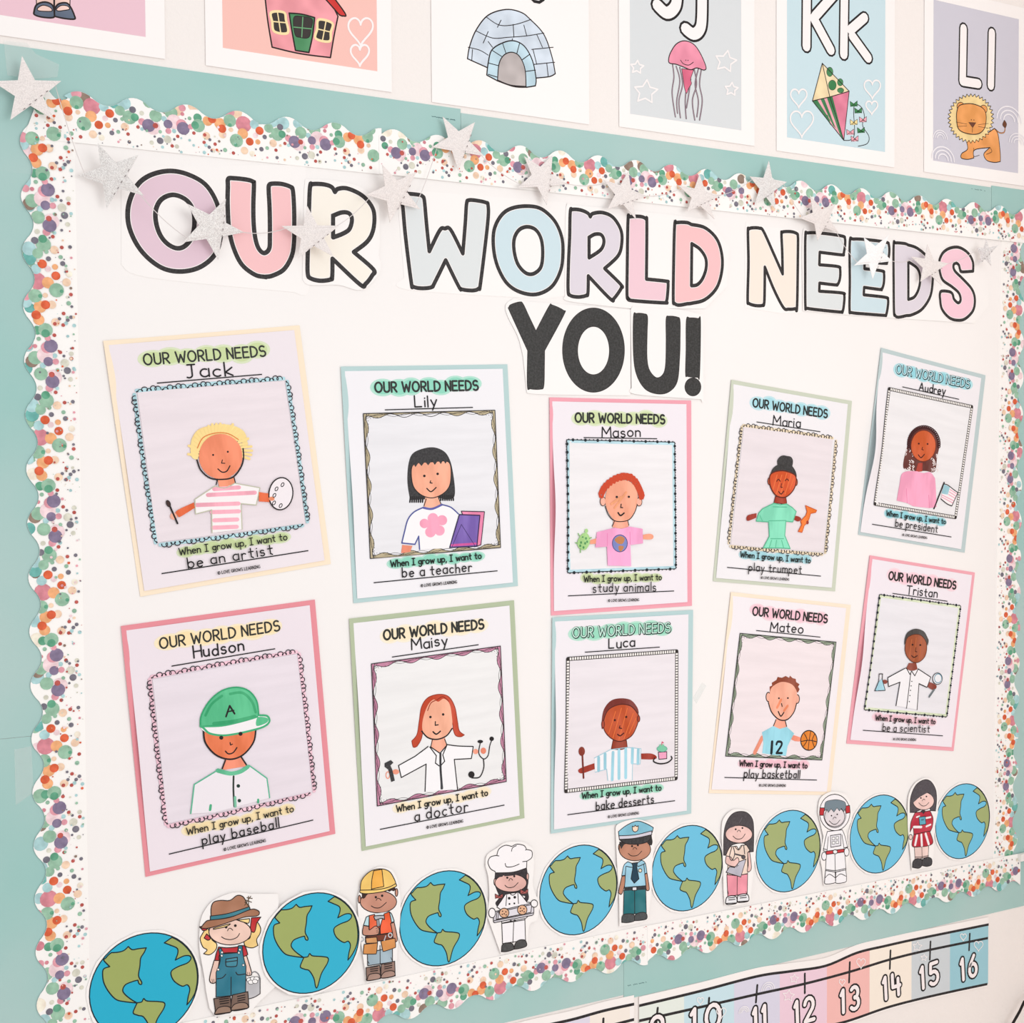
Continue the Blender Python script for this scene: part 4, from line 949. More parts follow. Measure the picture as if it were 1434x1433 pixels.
def globe(cx, cy, label, sea, land, y=YB + .0006, dz=0.0):
    o = W(cx, cy)
    t, a = cutout('globe_cutout', label, 'globe', FE, '', y, group='row of paper globes along the bottom border', origin=o,
                  pts=lambda b: [(.0640 * math.cos(i * math.pi / 20) * (1 + .012 * math.sin(i * 1.7)), .0640 * math.sin(i * math.pi / 20) * (1 + .012 * math.cos(i * 2.3))) for i in range(40)])
    shift = Board(Vector((EC.x, -y, EC.z)), 0, depth=y + .001)        # one tracing serves every globe
    a.b = shift; s_ = a.sub(); R = .0608
    ring = [(R * math.cos(i * math.pi / 24), R * math.sin(i * math.pi / 24)) for i in range(48)]
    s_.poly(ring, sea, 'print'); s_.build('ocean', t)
    for sp in (NAM, SAM, EUR):
        l = a.sub()
        q = l.pts(sp, True, True); q2 = []
        for x, yy in q:
            r = math.hypot(x, yy); k = min(1, R * .985 / r) if r > 0 else 1; q2.append((x * k, yy * k))
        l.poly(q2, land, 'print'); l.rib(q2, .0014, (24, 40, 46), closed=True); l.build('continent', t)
    r = a.sub(); r.rib(ring, .0013, (24, 36, 44), closed=True); r.build('outline', t)
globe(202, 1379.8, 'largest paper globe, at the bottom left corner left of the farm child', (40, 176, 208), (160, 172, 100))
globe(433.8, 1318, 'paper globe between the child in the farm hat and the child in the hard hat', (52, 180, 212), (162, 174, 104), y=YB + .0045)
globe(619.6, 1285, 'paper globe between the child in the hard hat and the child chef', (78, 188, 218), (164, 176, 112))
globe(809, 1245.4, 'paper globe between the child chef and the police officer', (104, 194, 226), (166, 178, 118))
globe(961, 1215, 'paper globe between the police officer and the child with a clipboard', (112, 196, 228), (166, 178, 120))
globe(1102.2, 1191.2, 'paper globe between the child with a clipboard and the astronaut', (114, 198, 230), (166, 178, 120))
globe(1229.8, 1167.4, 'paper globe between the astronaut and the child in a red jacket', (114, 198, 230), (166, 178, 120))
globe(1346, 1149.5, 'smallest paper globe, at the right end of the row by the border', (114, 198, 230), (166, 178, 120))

def helper(label, fr, paper, parts, y=YB + .0022):
    t, a = cutout('helper_cutout', label, 'paper figure', fr, paper, y, group='community helper cut-outs between the globes')
    for nm, fn in parts:
        s_ = a.sub(); fn(s_); s_.build(nm, t, split=nm in ('arm', 'boot', 'shoe', 'cookie', 'oven_mitt', 'hair_bow', 'hair'))
K = (40, 32, 32)
OWD = .0011
def face(a, cx, cy, rx, ry, skin, eyes, nose, smile, w=.00095):
    a.ell(cx, cy, rx, ry, skin, 'shade', K, OWD)
    a.dots(eyes, rx * .062 + 1, K); a.line(nose, w, K); a.line(smile, w * 1.1, K)
# farmer child
f = Frame(100, 1180, 4.78)
FSK = (243, 206, 190)
def h1(a):
    for s_ in ('905,575 872,620 862,650 880,700 908,720 885,745! 925,752 965,720 972,680 940,650 925,600', '1235,530 1265,570 1262,610 1240,650 1248,690! 1210,706 1165,695 1158,660 1195,640 1200,590'): a.fill(s_, (250, 212, 138), 'shade', ol=K, w=OWD)
def h2(a):
    for s_ in ('905,612! 930,640 915,655 888,640!', '857,565! 900,560 905,585 880,590!', '1205,505! 1268,500! 1240,540! 1225,600 1195,590!'): a.fill(s_, (196, 40, 44), 'shade', ol=K, w=OWD)
def h3(a):
    face(a, 1062, 600, 142, 86, FSK, '1035,567 1097,557', '1045,592 1052,578 1065,575 1080,588', '1005,632 1030,646 1070,650 1108,635 1125,610')
    a.fill('950,575! 1060,545 1030,565 950,582!', (250, 218, 148), 'print', ol=K, w=OWD); a.fill('1110,520! 1192,510! 1185,540 1140,530', (250, 218, 148), 'print', ol=K, w=OWD)
def h4(a):
    a.fill('935,500! 935,440 952,400 1000,388 1060,388 1110,355 1150,365 1175,410 1195,440! 1050,485', (176, 124, 96), 'shade', ol=K, w=.0011)
    a.fill('930,493! 1050,475 1190,430! 1200,458! 1060,500 930,523!', (62, 132, 148), 'shade', ol=K, w=OWD)
    a.fill('865,572! 900,530 930,520 1060,502 1195,450 1240,452 1258,470 1240,492 1150,502 1000,552 910,575', (172, 120, 92), 'shade', ol=K, w=.0011)
    for s_ in ('1160,420 1200,360', '1165,385 1205,400', '1175,370 1210,375', '1160,400 1190,425', '1185,360 1185,430'): a.line(s_, .0010, (90, 72, 52))
def h5(a):
    a.fill('985,700! 1040,705 1100,700 1150,690! 1165,700 1180,750! 1150,772! 1120,740 1000,745 990,795! 958,790! 970,740', (196, 42, 52), 'shade', ol=K, w=OWD)
def h6(a):
    a.fill('990,790! 955,790! 925,905 935,940 965,935 975,880', FSK, 'shade', ol=K, w=OWD); a.fill('1148,765! 1172,757! 1205,870 1195,890 1170,885 1155,830', FSK, 'shade', ol=K, w=OWD)
    for s_ in ('940,915 945,940', '952,915 955,938', '1178,868 1180,888', '1190,868 1192,886'): a.line(s_, .0006, K)
def h7(a):
    a.fill('1165,925! 1200,905 1262,912! 1262,1012! 1225,1035 1180,1047 1165,1040!', (198, 196, 200), 'shade', ol=K, w=OWD); a.line('1200,880 1225,865 1250,880 1264,915', .0012, (130, 130, 134))
    for x, y in ((1190, 920), (1215, 912), (1238, 912), (1200, 935), (1228, 930)): a.ell(x, y, 18, 14, (248, 246, 246), 'print', K, .0006)
def h8(a):
    a.fill('1000,705! 1018,745! 1110,738! 1118,690! 1142,690! 1150,760 1168,830! 1165,1008! 1070,1025! 968,1035! 968,870! 995,790 985,715!', (48, 124, 146), 'shade', ol=K, w=.0010)
    a.line('1068,900 1068,1025', .0010, K); a.fill('1033,780! 1110,768! 1107,820 1090,830 1045,830 1033,820', (58, 134, 154), 'shade', ol=K, w=OWD); a.line('1030,800 1110,790', OWD, K)
    a.line('975,912 1010,905 1032,882', OWD, K); a.line('1100,868 1115,885 1160,880', OWD, K)
    for x, y in ((1007, 735), (1127, 717), (1005, 757), (1120, 738), (982, 850), (1150, 820)): a.ell(x, y, 8, 8, (236, 236, 236), 'print', K, .0006)
def h9(a):
    for s_, t_ in (('952,1045! 1062,1030! 1070,1110 1060,1135 965,1152 962,1120', '965,1130 985,1105 1030,1095 1062,1105 1060,1135 965,1150'), ('1078,1020! 1180,998! 1185,1080 1175,1110 1075,1125 1068,1080', '1072,1105 1095,1080 1140,1070 1175,1080 1175,1110 1078,1122')):
        a.fill(s_, (124, 100, 88), 'shade', ol=K, w=.0011); a.fill(t_, (160, 130, 112), 'shade', ol=K, w=OWD)
    for s_ in ('990,1050 1050,1042', '992,1065 1052,1056', '995,1080 1050,1072', '1110,1030 1160,1020', '1112,1045 1162,1035', '1112,1060 1160,1050'): a.line(s_, .0013, K)
    a.line('965,1150 1060,1137', .0016, K); a.line('1078,1124 1175,1110', .0016, K)
helper('paper child in a brown hat, blue overalls and boots, carrying a bucket of eggs', f, '862,540! 885,470 950,390 1080,338 1200,345! 1382,345! 1388,400 1378,520 1372,960! 1262,1062! 1195,1140! 965,1168! 925,1110! 903,1000 890,900 857,700',
 [('hair', h1), ('hair_bow', h2), ('face', h3), ('straw_hat', h4), ('shirt', h5), ('arm', h6), ('egg_bucket', h7), ('overalls', h8), ('boot', h9)])
# builder child
f = Frame(360, 1180, 4.78)
WSK = (205, 146, 124)
def w1(a):
    a.ell(685, 380, 9, 26, WSK, 'shade', K, OWD); a.ell(933, 335, 9, 26, WSK, 'shade', K, OWD)
    face(a, 812, 398, 122, 74, WSK, '795,367 837,357', '797,388 806,375 820,377 830,388', '764,425 790,438 825,435 865,402')
    a.fill('700,340! 750,342! 735,352 722,372! 705,375', (60, 40, 36), 'print'); a.fill('870,320! 920,298! 928,315 912,328! 900,322 885,330', (60, 40, 36), 'print')
def w2(a):
    a.fill('690,325! 700,255 755,195 825,177 885,195 920,250 930,285! 850,312 765,318', (252, 208, 116), 'shade', ol=K, w=.0011)
    a.fill('780,190! 835,180! 848,295! 765,312! 768,250', (252, 182, 78), 'shade', ol=K, w=OWD)
    a.fill('688,320! 800,316 880,300 928,275! 932,292 900,308 840,330 740,343 692,337', (252, 212, 122), 'shade', ol=K, w=.0011)
def w3(a): a.fill('748,490! 780,478! 850,468! 885,462! 905,540! 905,600! 830,615! 752,605!', (222, 232, 236), 'print'); a.fill('730,500! 750,490! 748,560! 712,555!', (190, 222, 230), 'print', ol=K, w=OWD); a.fill('885,465! 900,480 918,528! 890,540!', (190, 222, 230), 'print', ol=K, w=OWD)
def w4(a):
    a.fill('750,490! 785,482! 800,520 820,560! 822,612! 750,600!', (240, 104, 62), 'shade', ol=K, w=OWD); a.fill('850,478! 885,464! 898,530 906,602! 825,615! 825,560', (242, 96, 50), 'shade', ol=K, w=OWD)
def w5(a):
    a.fill('712,556! 748,562! 752,585 790,560 812,570 818,595 800,618 720,622 705,600', WSK, 'shade', ol=K, w=OWD); a.fill('893,542! 917,535! 938,640 928,665 912,650 905,600', WSK, 'shade', ol=K, w=OWD)
    for s_ in ('795,575 812,572', '798,588 818,585', '798,600 818,598'): a.line(s_, .0006, K)
def w6(a): a.fill('798,515! 815,512! 822,560! 802,562!', (150, 150, 154), 'print', ol=K, w=.0006); a.fill('780,495! 800,490 850,488! 852,515! 830,508 790,520!', (186, 188, 192), 'shade', ol=K, w=OWD)
def w7(a): 
    a.fill('738,740! 905,700! 905,800! 740,825!', (166, 186, 198), 'shade', ol=K, w=OWD); a.line('822,690 823,815', .0010, K); a.line('740,795 750,810', .0008, K); a.line('895,770 903,790', .0008, K)
def w8(a):
    a.fill('725,630! 905,605! 905,650! 725,668!', (120, 62, 46), 'print', ol=K, w=OWD); a.fill('725,640! 800,632! 805,672! 730,675!', (222, 160, 104), 'shade', ol=K, w=OWD)
    a.fill('716,682! 805,672! 798,738 785,746 720,746 710,738', (222, 150, 84), 'shade', ol=K, w=.0010); a.fill('828,660! 922,640! 926,695 915,706 850,728 840,720', (222, 150, 84), 'shade', ol=K, w=.0010)
    a.ell(700, 648, 12, 14, None, ol=(180, 184, 190), w=.0012); a.ell(890, 620, 12, 14, None, ol=(210, 214, 218), w=.0012); a.line('850,655 860,625', .0014, (190, 190, 196))
def w9(a):
    for s_, t_ in (('728,838! 820,822! 825,900 815,912 738,925 732,900', '738,912 750,885 790,875 820,882 818,910 740,924'), ('830,815! 920,795! 922,880 915,895 835,908 828,880', '830,895 850,868 890,858 918,866 915,893 838,907')):
        a.fill(s_, (148, 118, 106), 'shade', ol=K, w=.0011); a.fill(t_, (176, 142, 128), 'shade', ol=K, w=OWD)
    for s_ in ('755,835 805,828', '757,848 808,842', '758,862 806,856', '850,818 900,808', '852,832 902,822', '853,845 900,836'): a.line(s_, .0012, K)
helper('paper child in a yellow hard hat and orange vest, holding a hammer', f, '672,380! 695,290 730,215 800,168 860,168 915,195 948,280! 962,420 948,640! 940,700! 932,895! 735,938! 722,850 700,700 682,560',
 [('face', w1), ('hard_hat', w2), ('shirt', w3), ('safety_vest', w4), ('arm', w5), ('hammer', w6), ('jeans', w7), ('tool_belt', w8), ('boot', w9)])
# chef
f = Frame(640, 1120, 5.118)
CSK = (232, 184, 174)
def c1(a): a.fill('272,525! 268,600 280,640 300,700 275,740 290,765 330,740 345,700 480,690 475,720 500,732 515,700 505,640 512,580 500,490!', (48, 42, 46), 'ink')
def c2(a):
    a.ell(272, 590, 8, 24, CSK, 'shade', K, OWD); a.ell(505, 552, 8, 24, CSK, 'shade', K, OWD)
    face(a, 385, 598, 114, 64, CSK, '360,560 410,550', '372,582 378,568 390,568 398,578', '343,614 365,630 405,626 437,596')
    a.fill('275,525! 500,488! 495,545 440,535! 432,520! 425,540 340,550! 332,530! 325,552 280,556!', (48, 42, 46), 'ink')
def c3(a):
    a.fill('272,515! 240,495 222,450 240,412 285,400! 300,355 345,328 392,336! 430,320 480,330 498,358! 535,370 535,415 500,442! 498,490! 400,520 275,525!', (250, 246, 248), 'print', ol=K, w=.0011)
    for s_ in ('285,402 300,404', '390,370 398,345 425,330', '498,358 490,362', '345,458 355,482 400,480 445,462', '498,442 470,445'): a.line(s_, .0011, K)
def c4(a):
    for cx, cy in ((300, 690), (480, 657)):
        a.fill('%d,%d! %d,%d! %d,%d! %d,%d!' % (cx - 28, cy - 14, cx + 28, cy + 12, cx + 28, cy - 16, cx - 26, cy + 20), (176, 88, 84), 'shade', smooth=False, ol=K, w=.0007)
def c5(a):
    a.fill('345,680! 380,672! 440,664! 465,690 500,735! 545,740! 545,800! 488,855! 320,885! 315,800 285,770! 320,720', (248, 244, 247), 'print', ol=K, w=OWD)
    a.line('355,685 350,760', OWD, K); a.line('435,668 440,745', OWD, K); a.line('380,675 400,685 425,668', OWD, K)
    a.dots('373,707 413,700', 10); a.dots('375,748 410,744', 7)
def c6(a):
    a.fill('320,885! 485,852! 490,1008! 405,1020 326,1032!', (248, 245, 248), 'print', ol=K, w=OWD); a.line('405,880 400,1025', OWD, K); a.line('320,888 485,862', OWD, K); a.dots('385,872 413,868', 9)
def c7(a):
    a.fill('262,805! 550,738! 548,815 535,830! 268,882! 260,870', (214, 210, 218), 'shade', ol=K, w=.0011); a.fill('285,808! 535,752! 528,808! 280,858!', (228, 224, 232), 'print', ol=K, w=OWD)
    a.line('262,868 545,812', OWD, K); a.line('298,800 292,855', OWD, K)
def c8(a):
    for cx, cy in ((337, 812), (466, 790)):
        a.ell(cx, cy, 34, 34, (230, 180, 144), 'shade', K, OWD)
        for dx, dy in ((-12, -12), (12, -8), (0, 6), (-14, 10), (14, 14)): a.ell(cx + dx, cy + dy, 5, 5, (70, 42, 38))
def c9(a):
    a.ell(250, 812, 24, 34, (248, 245, 246), 'print', K, OWD); a.ell(552, 745, 24, 26, (248, 245, 246), 'print', K, OWD)
def c10(a):
    a.fill('318,1085! 322,1045 345,1028 390,1030 405,1052 405,1072 360,1088 320,1090', (70, 70, 70), 'ink', ol=K, w=OWD); a.fill('408,1072! 415,1035 440,1008 480,1005 495,1022 495,1050 450,1066', (70, 70, 70), 'ink', ol=K, w=OWD)
helper('paper child chef in a puffy white hat, holding a tray of two cookies', f, '205,480! 215,400 290,345 350,308 470,305 545,350! 552,480 545,620 592,740! 575,860 520,900 505,1060! 315,1108! 262,960! 215,830! 232,700 225,560',
 [('hair', c1), ('face', c2), ('chef_hat', c3), ('hair_bow', c4), ('chef_jacket', c5), ('trousers', c6), ('baking_tray', c7), ('cookie', c8), ('oven_mitt', c9), ('shoe', c10)])
# police officer
f = Frame(850, 1080, 5.512)
PSK = (196, 138, 112)
def p1(a):
    a.ell(97, 590, 9, 26, PSK, 'shade', K, OWD); a.ell(340, 545, 9, 26, PSK, 'shade', K, OWD)
    a.fill('95,545! 130,548! 110,620 98,610', (44, 40, 40), 'ink'); a.fill('300,520! 345,500! 348,545 335,575 315,550', (44, 40, 40), 'ink')
    face(a, 215, 605, 122, 88, PSK, '193,580 238,573', '200,605 208,592 220,592 230,603', '163,636 190,655 235,650 268,618')
    a.fill('98,545! 150,558 130,570 108,600', (44, 40, 40), 'ink'); a.fill('300,530! 340,510! 338,565 325,540', (44, 40, 40), 'ink')
def p2(a):
    a.fill('88,468! 150,420 230,387 300,405 358,437! 348,475! 220,500 92,508!', (132, 196, 218), 'shade', ol=K, w=.0011)
    a.fill('92,500! 220,492 345,462! 345,492! 230,518 95,528!', (214, 210, 222), 'print', ol=K, w=OWD)
    a.fill('95,530! 220,518 342,492! 330,530 290,555 220,566 140,558', (50, 50, 52), 'ink', ol=K, w=OWD)
    a.fill('195,425! 207,430 217,418! 228,428 241,422! 238,455 217,470 198,458', (246, 218, 192), 'print', ol=K, w=OWD)
def p3(a):
    a.fill('160,700! 215,715 268,688! 295,712 308,785! 290,795! 300,885! 135,898! 140,805! 113,808! 130,730', (160, 210, 232), 'shade', ol=K, w=.0010)
    a.line('145,735 140,810', OWD, K); a.line('283,720 292,795', OWD, K); a.line('150,735 195,742 215,712', OWD, K); a.line('290,715 240,735 222,712', OWD, K)
    a.ell(255, 768, 13, 14, (246, 226, 200), 'print', K, OWD)
def p4(a): a.fill('190,712! 236,706! 228,735! 246,832! 210,866! 184,832! 200,735!', (38, 66, 84), 'print', smooth=False, ol=K, w=OWD)
def p5(a):
    a.fill('115,812! 140,808! 135,880 115,945 98,948 90,925', PSK, 'shade', ol=K, w=OWD); a.fill('290,797! 308,788! 325,900 318,922 302,915 298,860', PSK, 'shade', ol=K, w=OWD)
def p6(a):
    a.fill('130,922! 298,912! 303,1095! 215,1102! 125,1108!', (38, 116, 124), 'shade', ol=K, w=.0010); a.line('212,925 213,1100', OWD, K)
def p7(a): a.fill('133,895! 300,884! 300,914! 133,924!', (40, 46, 52), 'ink'); a.fill('195,896! 228,894! 228,920! 195,922!', (228, 228, 234), 'print', ol=K, w=OWD)
def p8(a):
    a.fill('113,1168! 115,1125 135,1105 190,1102 212,1120 212,1155 160,1170', (72, 76, 78), 'ink', ol=K, w=.0010); a.fill('212,1155! 213,1120 235,1098 280,1090 305,1105 305,1140 260,1152', (72, 76, 78), 'ink', ol=K, w=.0010)
helper('paper police officer in a blue peaked cap and dark tie', f, '68,470! 85,410 225,372 372,415! 368,560 350,700! 345,900 318,1150! 215,1180 98,1200! 95,1000! 78,700!',
 [('face', p1), ('peaked_cap', p2), ('uniform_shirt', p3), ('necktie', p4), ('arm', p5), ('trousers', p6), ('belt', p7), ('shoe', p8)])
# nurse
NSK = (244, 202, 194)
def n1(a): a.fill('900,650! 903,480 925,390 970,330 1030,312 1085,325 1125,380 1133,480 1130,622! 1090,626! 1060,560 960,575 945,652!', (74, 68, 72), 'ink', ol=K, w=OWD)
def n2(a):
    face(a, 1018, 488, 104, 68, NSK, '993,450 1045,440', '1005,470 1014,458 1025,460 1030,470', '972,502 1000,524 1040,520 1066,486')
    a.fill('905,460! 920,400 970,330 1030,314 1085,325 1122,375 1132,432! 1085,420 1055,395 1040,370 1020,400 990,425 950,440', (74, 68, 72), 'ink'); a.line('1020,400 1035,375 1042,360', .0006, (120, 112, 118))
def n3(a): a.fill('950,585! 1000,580! 1015,605! 1035,575! 1075,570! 1102,612! 1085,630! 1085,792! 1000,806 928,798! 935,690! 918,650! 935,610', (247, 222, 206), 'shade', ol=K, w=OWD); a.line('985,580 1015,610 1045,572', OWD, K)
def n4(a): a.fill('920,655! 955,665 975,690 1005,668 1018,690 1008,725 975,738 918,712', NSK, 'shade', ol=K, w=OWD); a.fill('1085,630! 1100,622! 1114,740 1100,775 1082,770 1090,720', NSK, 'shade', ol=K, w=OWD)
def n5(a): a.fill('945,738! 985,745! 1020,700 1072,680! 1032,818! 918,782!', (192, 190, 202), 'shade', smooth=False, ol=K, w=OWD); a.line('1000,745 1012,708', .0006, K); a.line('990,735 1015,730', .0006, K)
def n6(a): a.line('962,590 945,660 965,690 985,640 975,590', .0014, (70, 66, 70)); a.line('1055,575 1062,640', .0014, (70, 66, 70)); a.line('985,640 1045,655', .0022, (80, 76, 80)); a.ell(1052, 664, 14, 14, (90, 86, 92), 'print', K, OWD)
def n7(a): a.fill('925,800! 1000,808! 1085,794! 1082,945! 1005,958! 932,968!', (246, 156, 172), 'shade', ol=K, w=OWD); a.line('1005,805 1003,962', OWD, K); a.line('932,925 938,950', .0008, K); a.line('1072,930 1080,950', .0008, K)
def n8(a):
    for s_ in ('915,1010 925,975 960,962 995,970 1002,1000 995,1022 940,1030 918,1025', '1005,998 1012,962 1050,948 1085,955 1095,985 1085,1006 1035,1014 1010,1012'): a.fill(s_, (238, 238, 242), 'print', ol=K, w=.0014)
    for s_ in ('935,980 985,975', '938,995 988,990', '1022,965 1072,960', '1025,980 1075,975', '918,1022 998,1018', '1010,1008 1090,1002'): a.line(s_, .0013, K)
helper('paper child with long black hair and pink trousers, holding a grey clipboard', f, '885,500! 895,380 960,305 1040,298 1120,330 1148,440 1145,640! 1130,780! 1105,1012! 1000,1040 908,1035! 900,900 895,700',
 [('hair', n1), ('face', n2), ('blouse', n3), ('trousers', n7), ('arm', n4), ('clipboard', n5), ('stethoscope', n6), ('shoe', n8)])
# astronaut
f = Frame(1070, 1060, 3.841)
def a1(a): a.ell(380, 300, 82, 98, (248, 244, 247), 'print', K, .0012); a.fill('300,275! 325,275! 325,315! 298,315!', (196, 52, 58), 'print', ol=K, w=OWD); a.fill('438,265! 460,262! 463,300! 440,305!', (196, 52, 58), 'print', ol=K, w=OWD); a.ell(380, 312, 60, 70, (230, 226, 231), 'print', K, .0010)
def a2(a):
    face(a, 379, 322, 54, 54, (232, 222, 226), '362,317 393,310', '370,335 378,325 388,330', '350,345 370,362 390,360 408,340')
    a.fill('325,290! 330,245 370,232 400,232 435,245 440,275! 428,295! 415,278! 405,292! 392,275! 375,298! 360,280! 345,300! 338,285!', (122, 138, 148), 'print', ol=K, w=.0007)
def a3(a):
    a.fill('340,402! 380,398 420,393! 435,430 450,495! 432,498! 440,610! 383,622 330,612! 335,510! 318,505! 330,440', (248, 246, 249), 'print', ol=K, w=.0010)
    a.line('345,430 338,505', OWD, K); a.line('418,420 430,498', OWD, K); a.line('380,525 383,640', OWD, K); a.line('330,606 383,612 440,600', OWD, K); a.line('318,495 338,500', OWD, K); a.line('430,490 450,485', OWD, K)
    for x, y in ((322, 535), (443, 512)): a.ell(x, y, 13, 22, (248, 246, 249), 'print', K, OWD)
def a4(a):
    a.fill('356,424! 412,416! 412,478! 358,487!', (232, 230, 236), 'print', ol=K, w=OWD)
    for x, y in ((372, 440), (393, 437), (372, 463), (393, 460)): a.fill('%d,%d! %d,%d! %d,%d! %d,%d!' % (x - 7, y - 7, x + 7, y - 8, x + 7, y + 6, x - 7, y + 7), (250, 250, 250), 'print', smooth=False, ol=K, w=.0007)
def a5(a): a.fill('332,508! 428,496! 430,512! 333,526!', (206, 60, 66), 'print', ol=K, w=OWD); a.ell(381, 511, 12, 11, (244, 244, 244), 'print', K, OWD)
def a6(a): a.fill('330,612! 380,620! 382,660 378,678 330,684 325,665', (248, 246, 249), 'print', ol=K, w=.0011); a.fill('385,620! 438,608! 442,655 435,674 388,680 384,660', (248, 246, 249), 'print', ol=K, w=.0011); a.line('328,650 350,632 380,650', OWD, K); a.line('386,648 410,630 438,642', OWD, K)
helper('paper astronaut in a white spacesuit with a round helmet and red belt', f, '290,300! 300,230 340,195 385,188 440,205 470,265 472,340 440,400! 462,520! 445,600! 450,682! 322,694! 312,600! 300,540! 320,430!',
 [('space_helmet', a1), ('face', a2), ('space_suit', a3), ('control_panel', a4), ('belt', a5), ('boot', a6)])
# child in red jacket
def s1(a): a.fill('785,300! 788,220 815,155 858,125 895,132 922,175 928,230 922,292! 895,290! 880,270 810,300!', (80, 74, 80), 'ink', ol=K, w=OWD)
def s2(a):
    face(a, 857, 238, 57, 48, (245, 208, 200), '843,222 873,214', '850,238 857,228 865,232', '832,248 850,264 870,262 886,246')
    a.fill('795,255! 800,200 850,165 880,162 915,190 912,225! 885,190! 840,215 810,240', (80, 74, 80), 'ink')
def s3(a):
    a.fill('812,300! 860,296! 892,290! 908,330 905,375 895,400! 805,418! 800,380 785,405! 790,350', (192, 44, 66), 'shade', ol=K, w=OWD); a.line('820,325 835,320', .0025, (244, 240, 240)); a.line('870,330 895,325', .0030, (244, 240, 240)); a.line('805,378 845,378', .0040, (246, 240, 242)); a.line('872,375 895,365', .0030, (246, 240, 242))
    a.fill('840,292! 855,285! 868,290! 858,308!', (50, 40, 46), 'ink')
def s4(a): a.fill('832,325! 866,320! 870,362! 836,368!', (96, 174, 196), 'shade', ol=K, w=OWD); a.line('845,340 858,338', .0012, (40, 60, 80))
def s5(a):
    a.fill('805,418! 890,400! 908,458 885,478 840,484 796,480', (194, 40, 58), 'shade', ol=K, w=OWD)
    for s_ in ('822,425 812,474', '845,420 848,478', '868,414 885,470'): a.line(s_, .0042, (246, 238, 240))
def s6(a): a.fill('808,484! 885,478! 882,545! 850,545 812,562!', (246, 216, 208), 'shade', ol=K, w=OWD); a.line('848,482 850,560', OWD, K); a.line('812,540 848,540', OWD, K); a.line('850,538 884,532', OWD, K); a.ell(788, 432, 9, 14, (246, 216, 208), 'shade', K, OWD); a.ell(862, 378, 14, 9, (246, 216, 208), 'shade', K, OWD)
def s7(a): a.fill('797,595! 800,565 820,548 848,555 848,585 830,600', (62, 60, 64), 'ink', ol=K, w=OWD); a.fill('848,585! 852,555 875,540 900,550 900,580 875,590', (62, 60, 64), 'ink', ol=K, w=OWD)
helper('paper child with a brown bob, in a red jacket and striped skirt', f, '772,310! 778,210 810,145 860,115 905,125 935,180 935,300! 918,390 915,470! 908,592! 795,612! 785,500! 775,400',
 [('hair', s1), ('face', s2), ('leg', s6), ('jacket', s3), ('skirt', s5), ('blue_book', s4), ('shoe', s7)])

# ================================================================== alphabet cards on the wall above the board
def alpha(label, x0, z0, inner, draws, skew=0.0):
    """x0,z0: lower left corner of the 230 x 290 mm card; inner = (x0,z0,x1) of the tinted field or None"""
    w, h = .230, .290
    b = Board(Vector((x0 + w / 2, -.0003, z0 + h / 2)), skew, depth=.0022)
    t = thing('alphabet_card', label, 'alphabet card', b, 'alphabet cards above the board')
    c = lambda x, y: .0003
    grid_sheet('card', w, h, .0002, .0006, (251, 246, 244), t, c, 6, 10)
    b.curl = c; st = Stack(.00085); a = Art(b, PX, st)
    if inner:
        i0, j0, i1, col = inner; s_ = a.sub()
        n = 12; lo, hi = j0 - z0 - h / 2, h / 2 - .020; l, r = i0 - x0 - w / 2, i1 - x0 - w / 2
        for k in range(n):
            y0, y1 = lo + (hi - lo) * k / n, lo + (hi - lo) * (k + 1) / n; st.z = .00085
            s_.poly([(l, y0), (r, y0), (r, y1), (l, y1)], col, 'print')
        s_.build('tinted_field', t)
    for nm, fr, fn in draws:
        s_ = a.sub(); s_.f = fr; fn(s_); s_.build(nm, t, split='_outline' in nm or nm in ('printed_letter', 'window_picture'))
    return t
WH = (250, 243, 242)
f0, f1, f2, f3 = Frame(0, 0, 3.98), Frame(360, 0, 3.98), Frame(720, 0, 3.98), Frame(1074, 0, 3.98)
def g_(a):
    a.fill('200,-60! 300,-60! 300,40! 205,40!', (240, 202, 190), 'shade', ol=K, w=.0010); a.fill('305,-60! 392,-60! 390,45! 305,50!', (240, 202, 190), 'shade', ol=K, w=.0010)
    for s_, t_ in (('190,65 205,25 250,10 290,25 302,60 300,95 240,95 195,82', '210,45 240,28 280,40 290,60 250,62 215,58'), ('305,90! 305,55 325,22 370,15 395,40 415,85 415,105 360,102', '315,50 340,30 375,32 388,50 350,58 325,60')):
        a.fill(s_, (92, 104, 124), 'shade', ol=K, w=.0018); a.fill(t_, (243, 206, 194), 'shade', ol=K, w=.0010)
alpha('alphabet card with a pink field, showing only two black strapped shoes', .0755, 2.0250, (.095, 2.0465, .284, (238, 198, 210)), [('girl_picture', f0, g_)])
def hrt(a, cx, cy, s_, col=WH, w=.0024):
    p = []
    for i in range(22):
        t = i / 22 * 6.28318; x = .78 * math.sin(t) ** 3; y = -(.81 * math.cos(t) - .31 * math.cos(2 * t) - .12 * math.cos(3 * t) - .06 * math.cos(4 * t))
        p.append('%f,%f' % (cx + s_ * x, cy + s_ * y))
    a.line(' '.join(p), w, col, closed=True)
def stc(a, cx, cy, s_, rot=0, col=WH, w=.0022):
    p = []
    for i in range(10):
        r = s_ * (1 if i % 2 == 0 else .52); t = -1.5708 + rot + i * .62832
        p.append('%f,%f' % (cx + r * math.cos(t), cy + r * math.sin(t)))
    a.line(' '.join(p), w, col, smooth=False, closed=True)
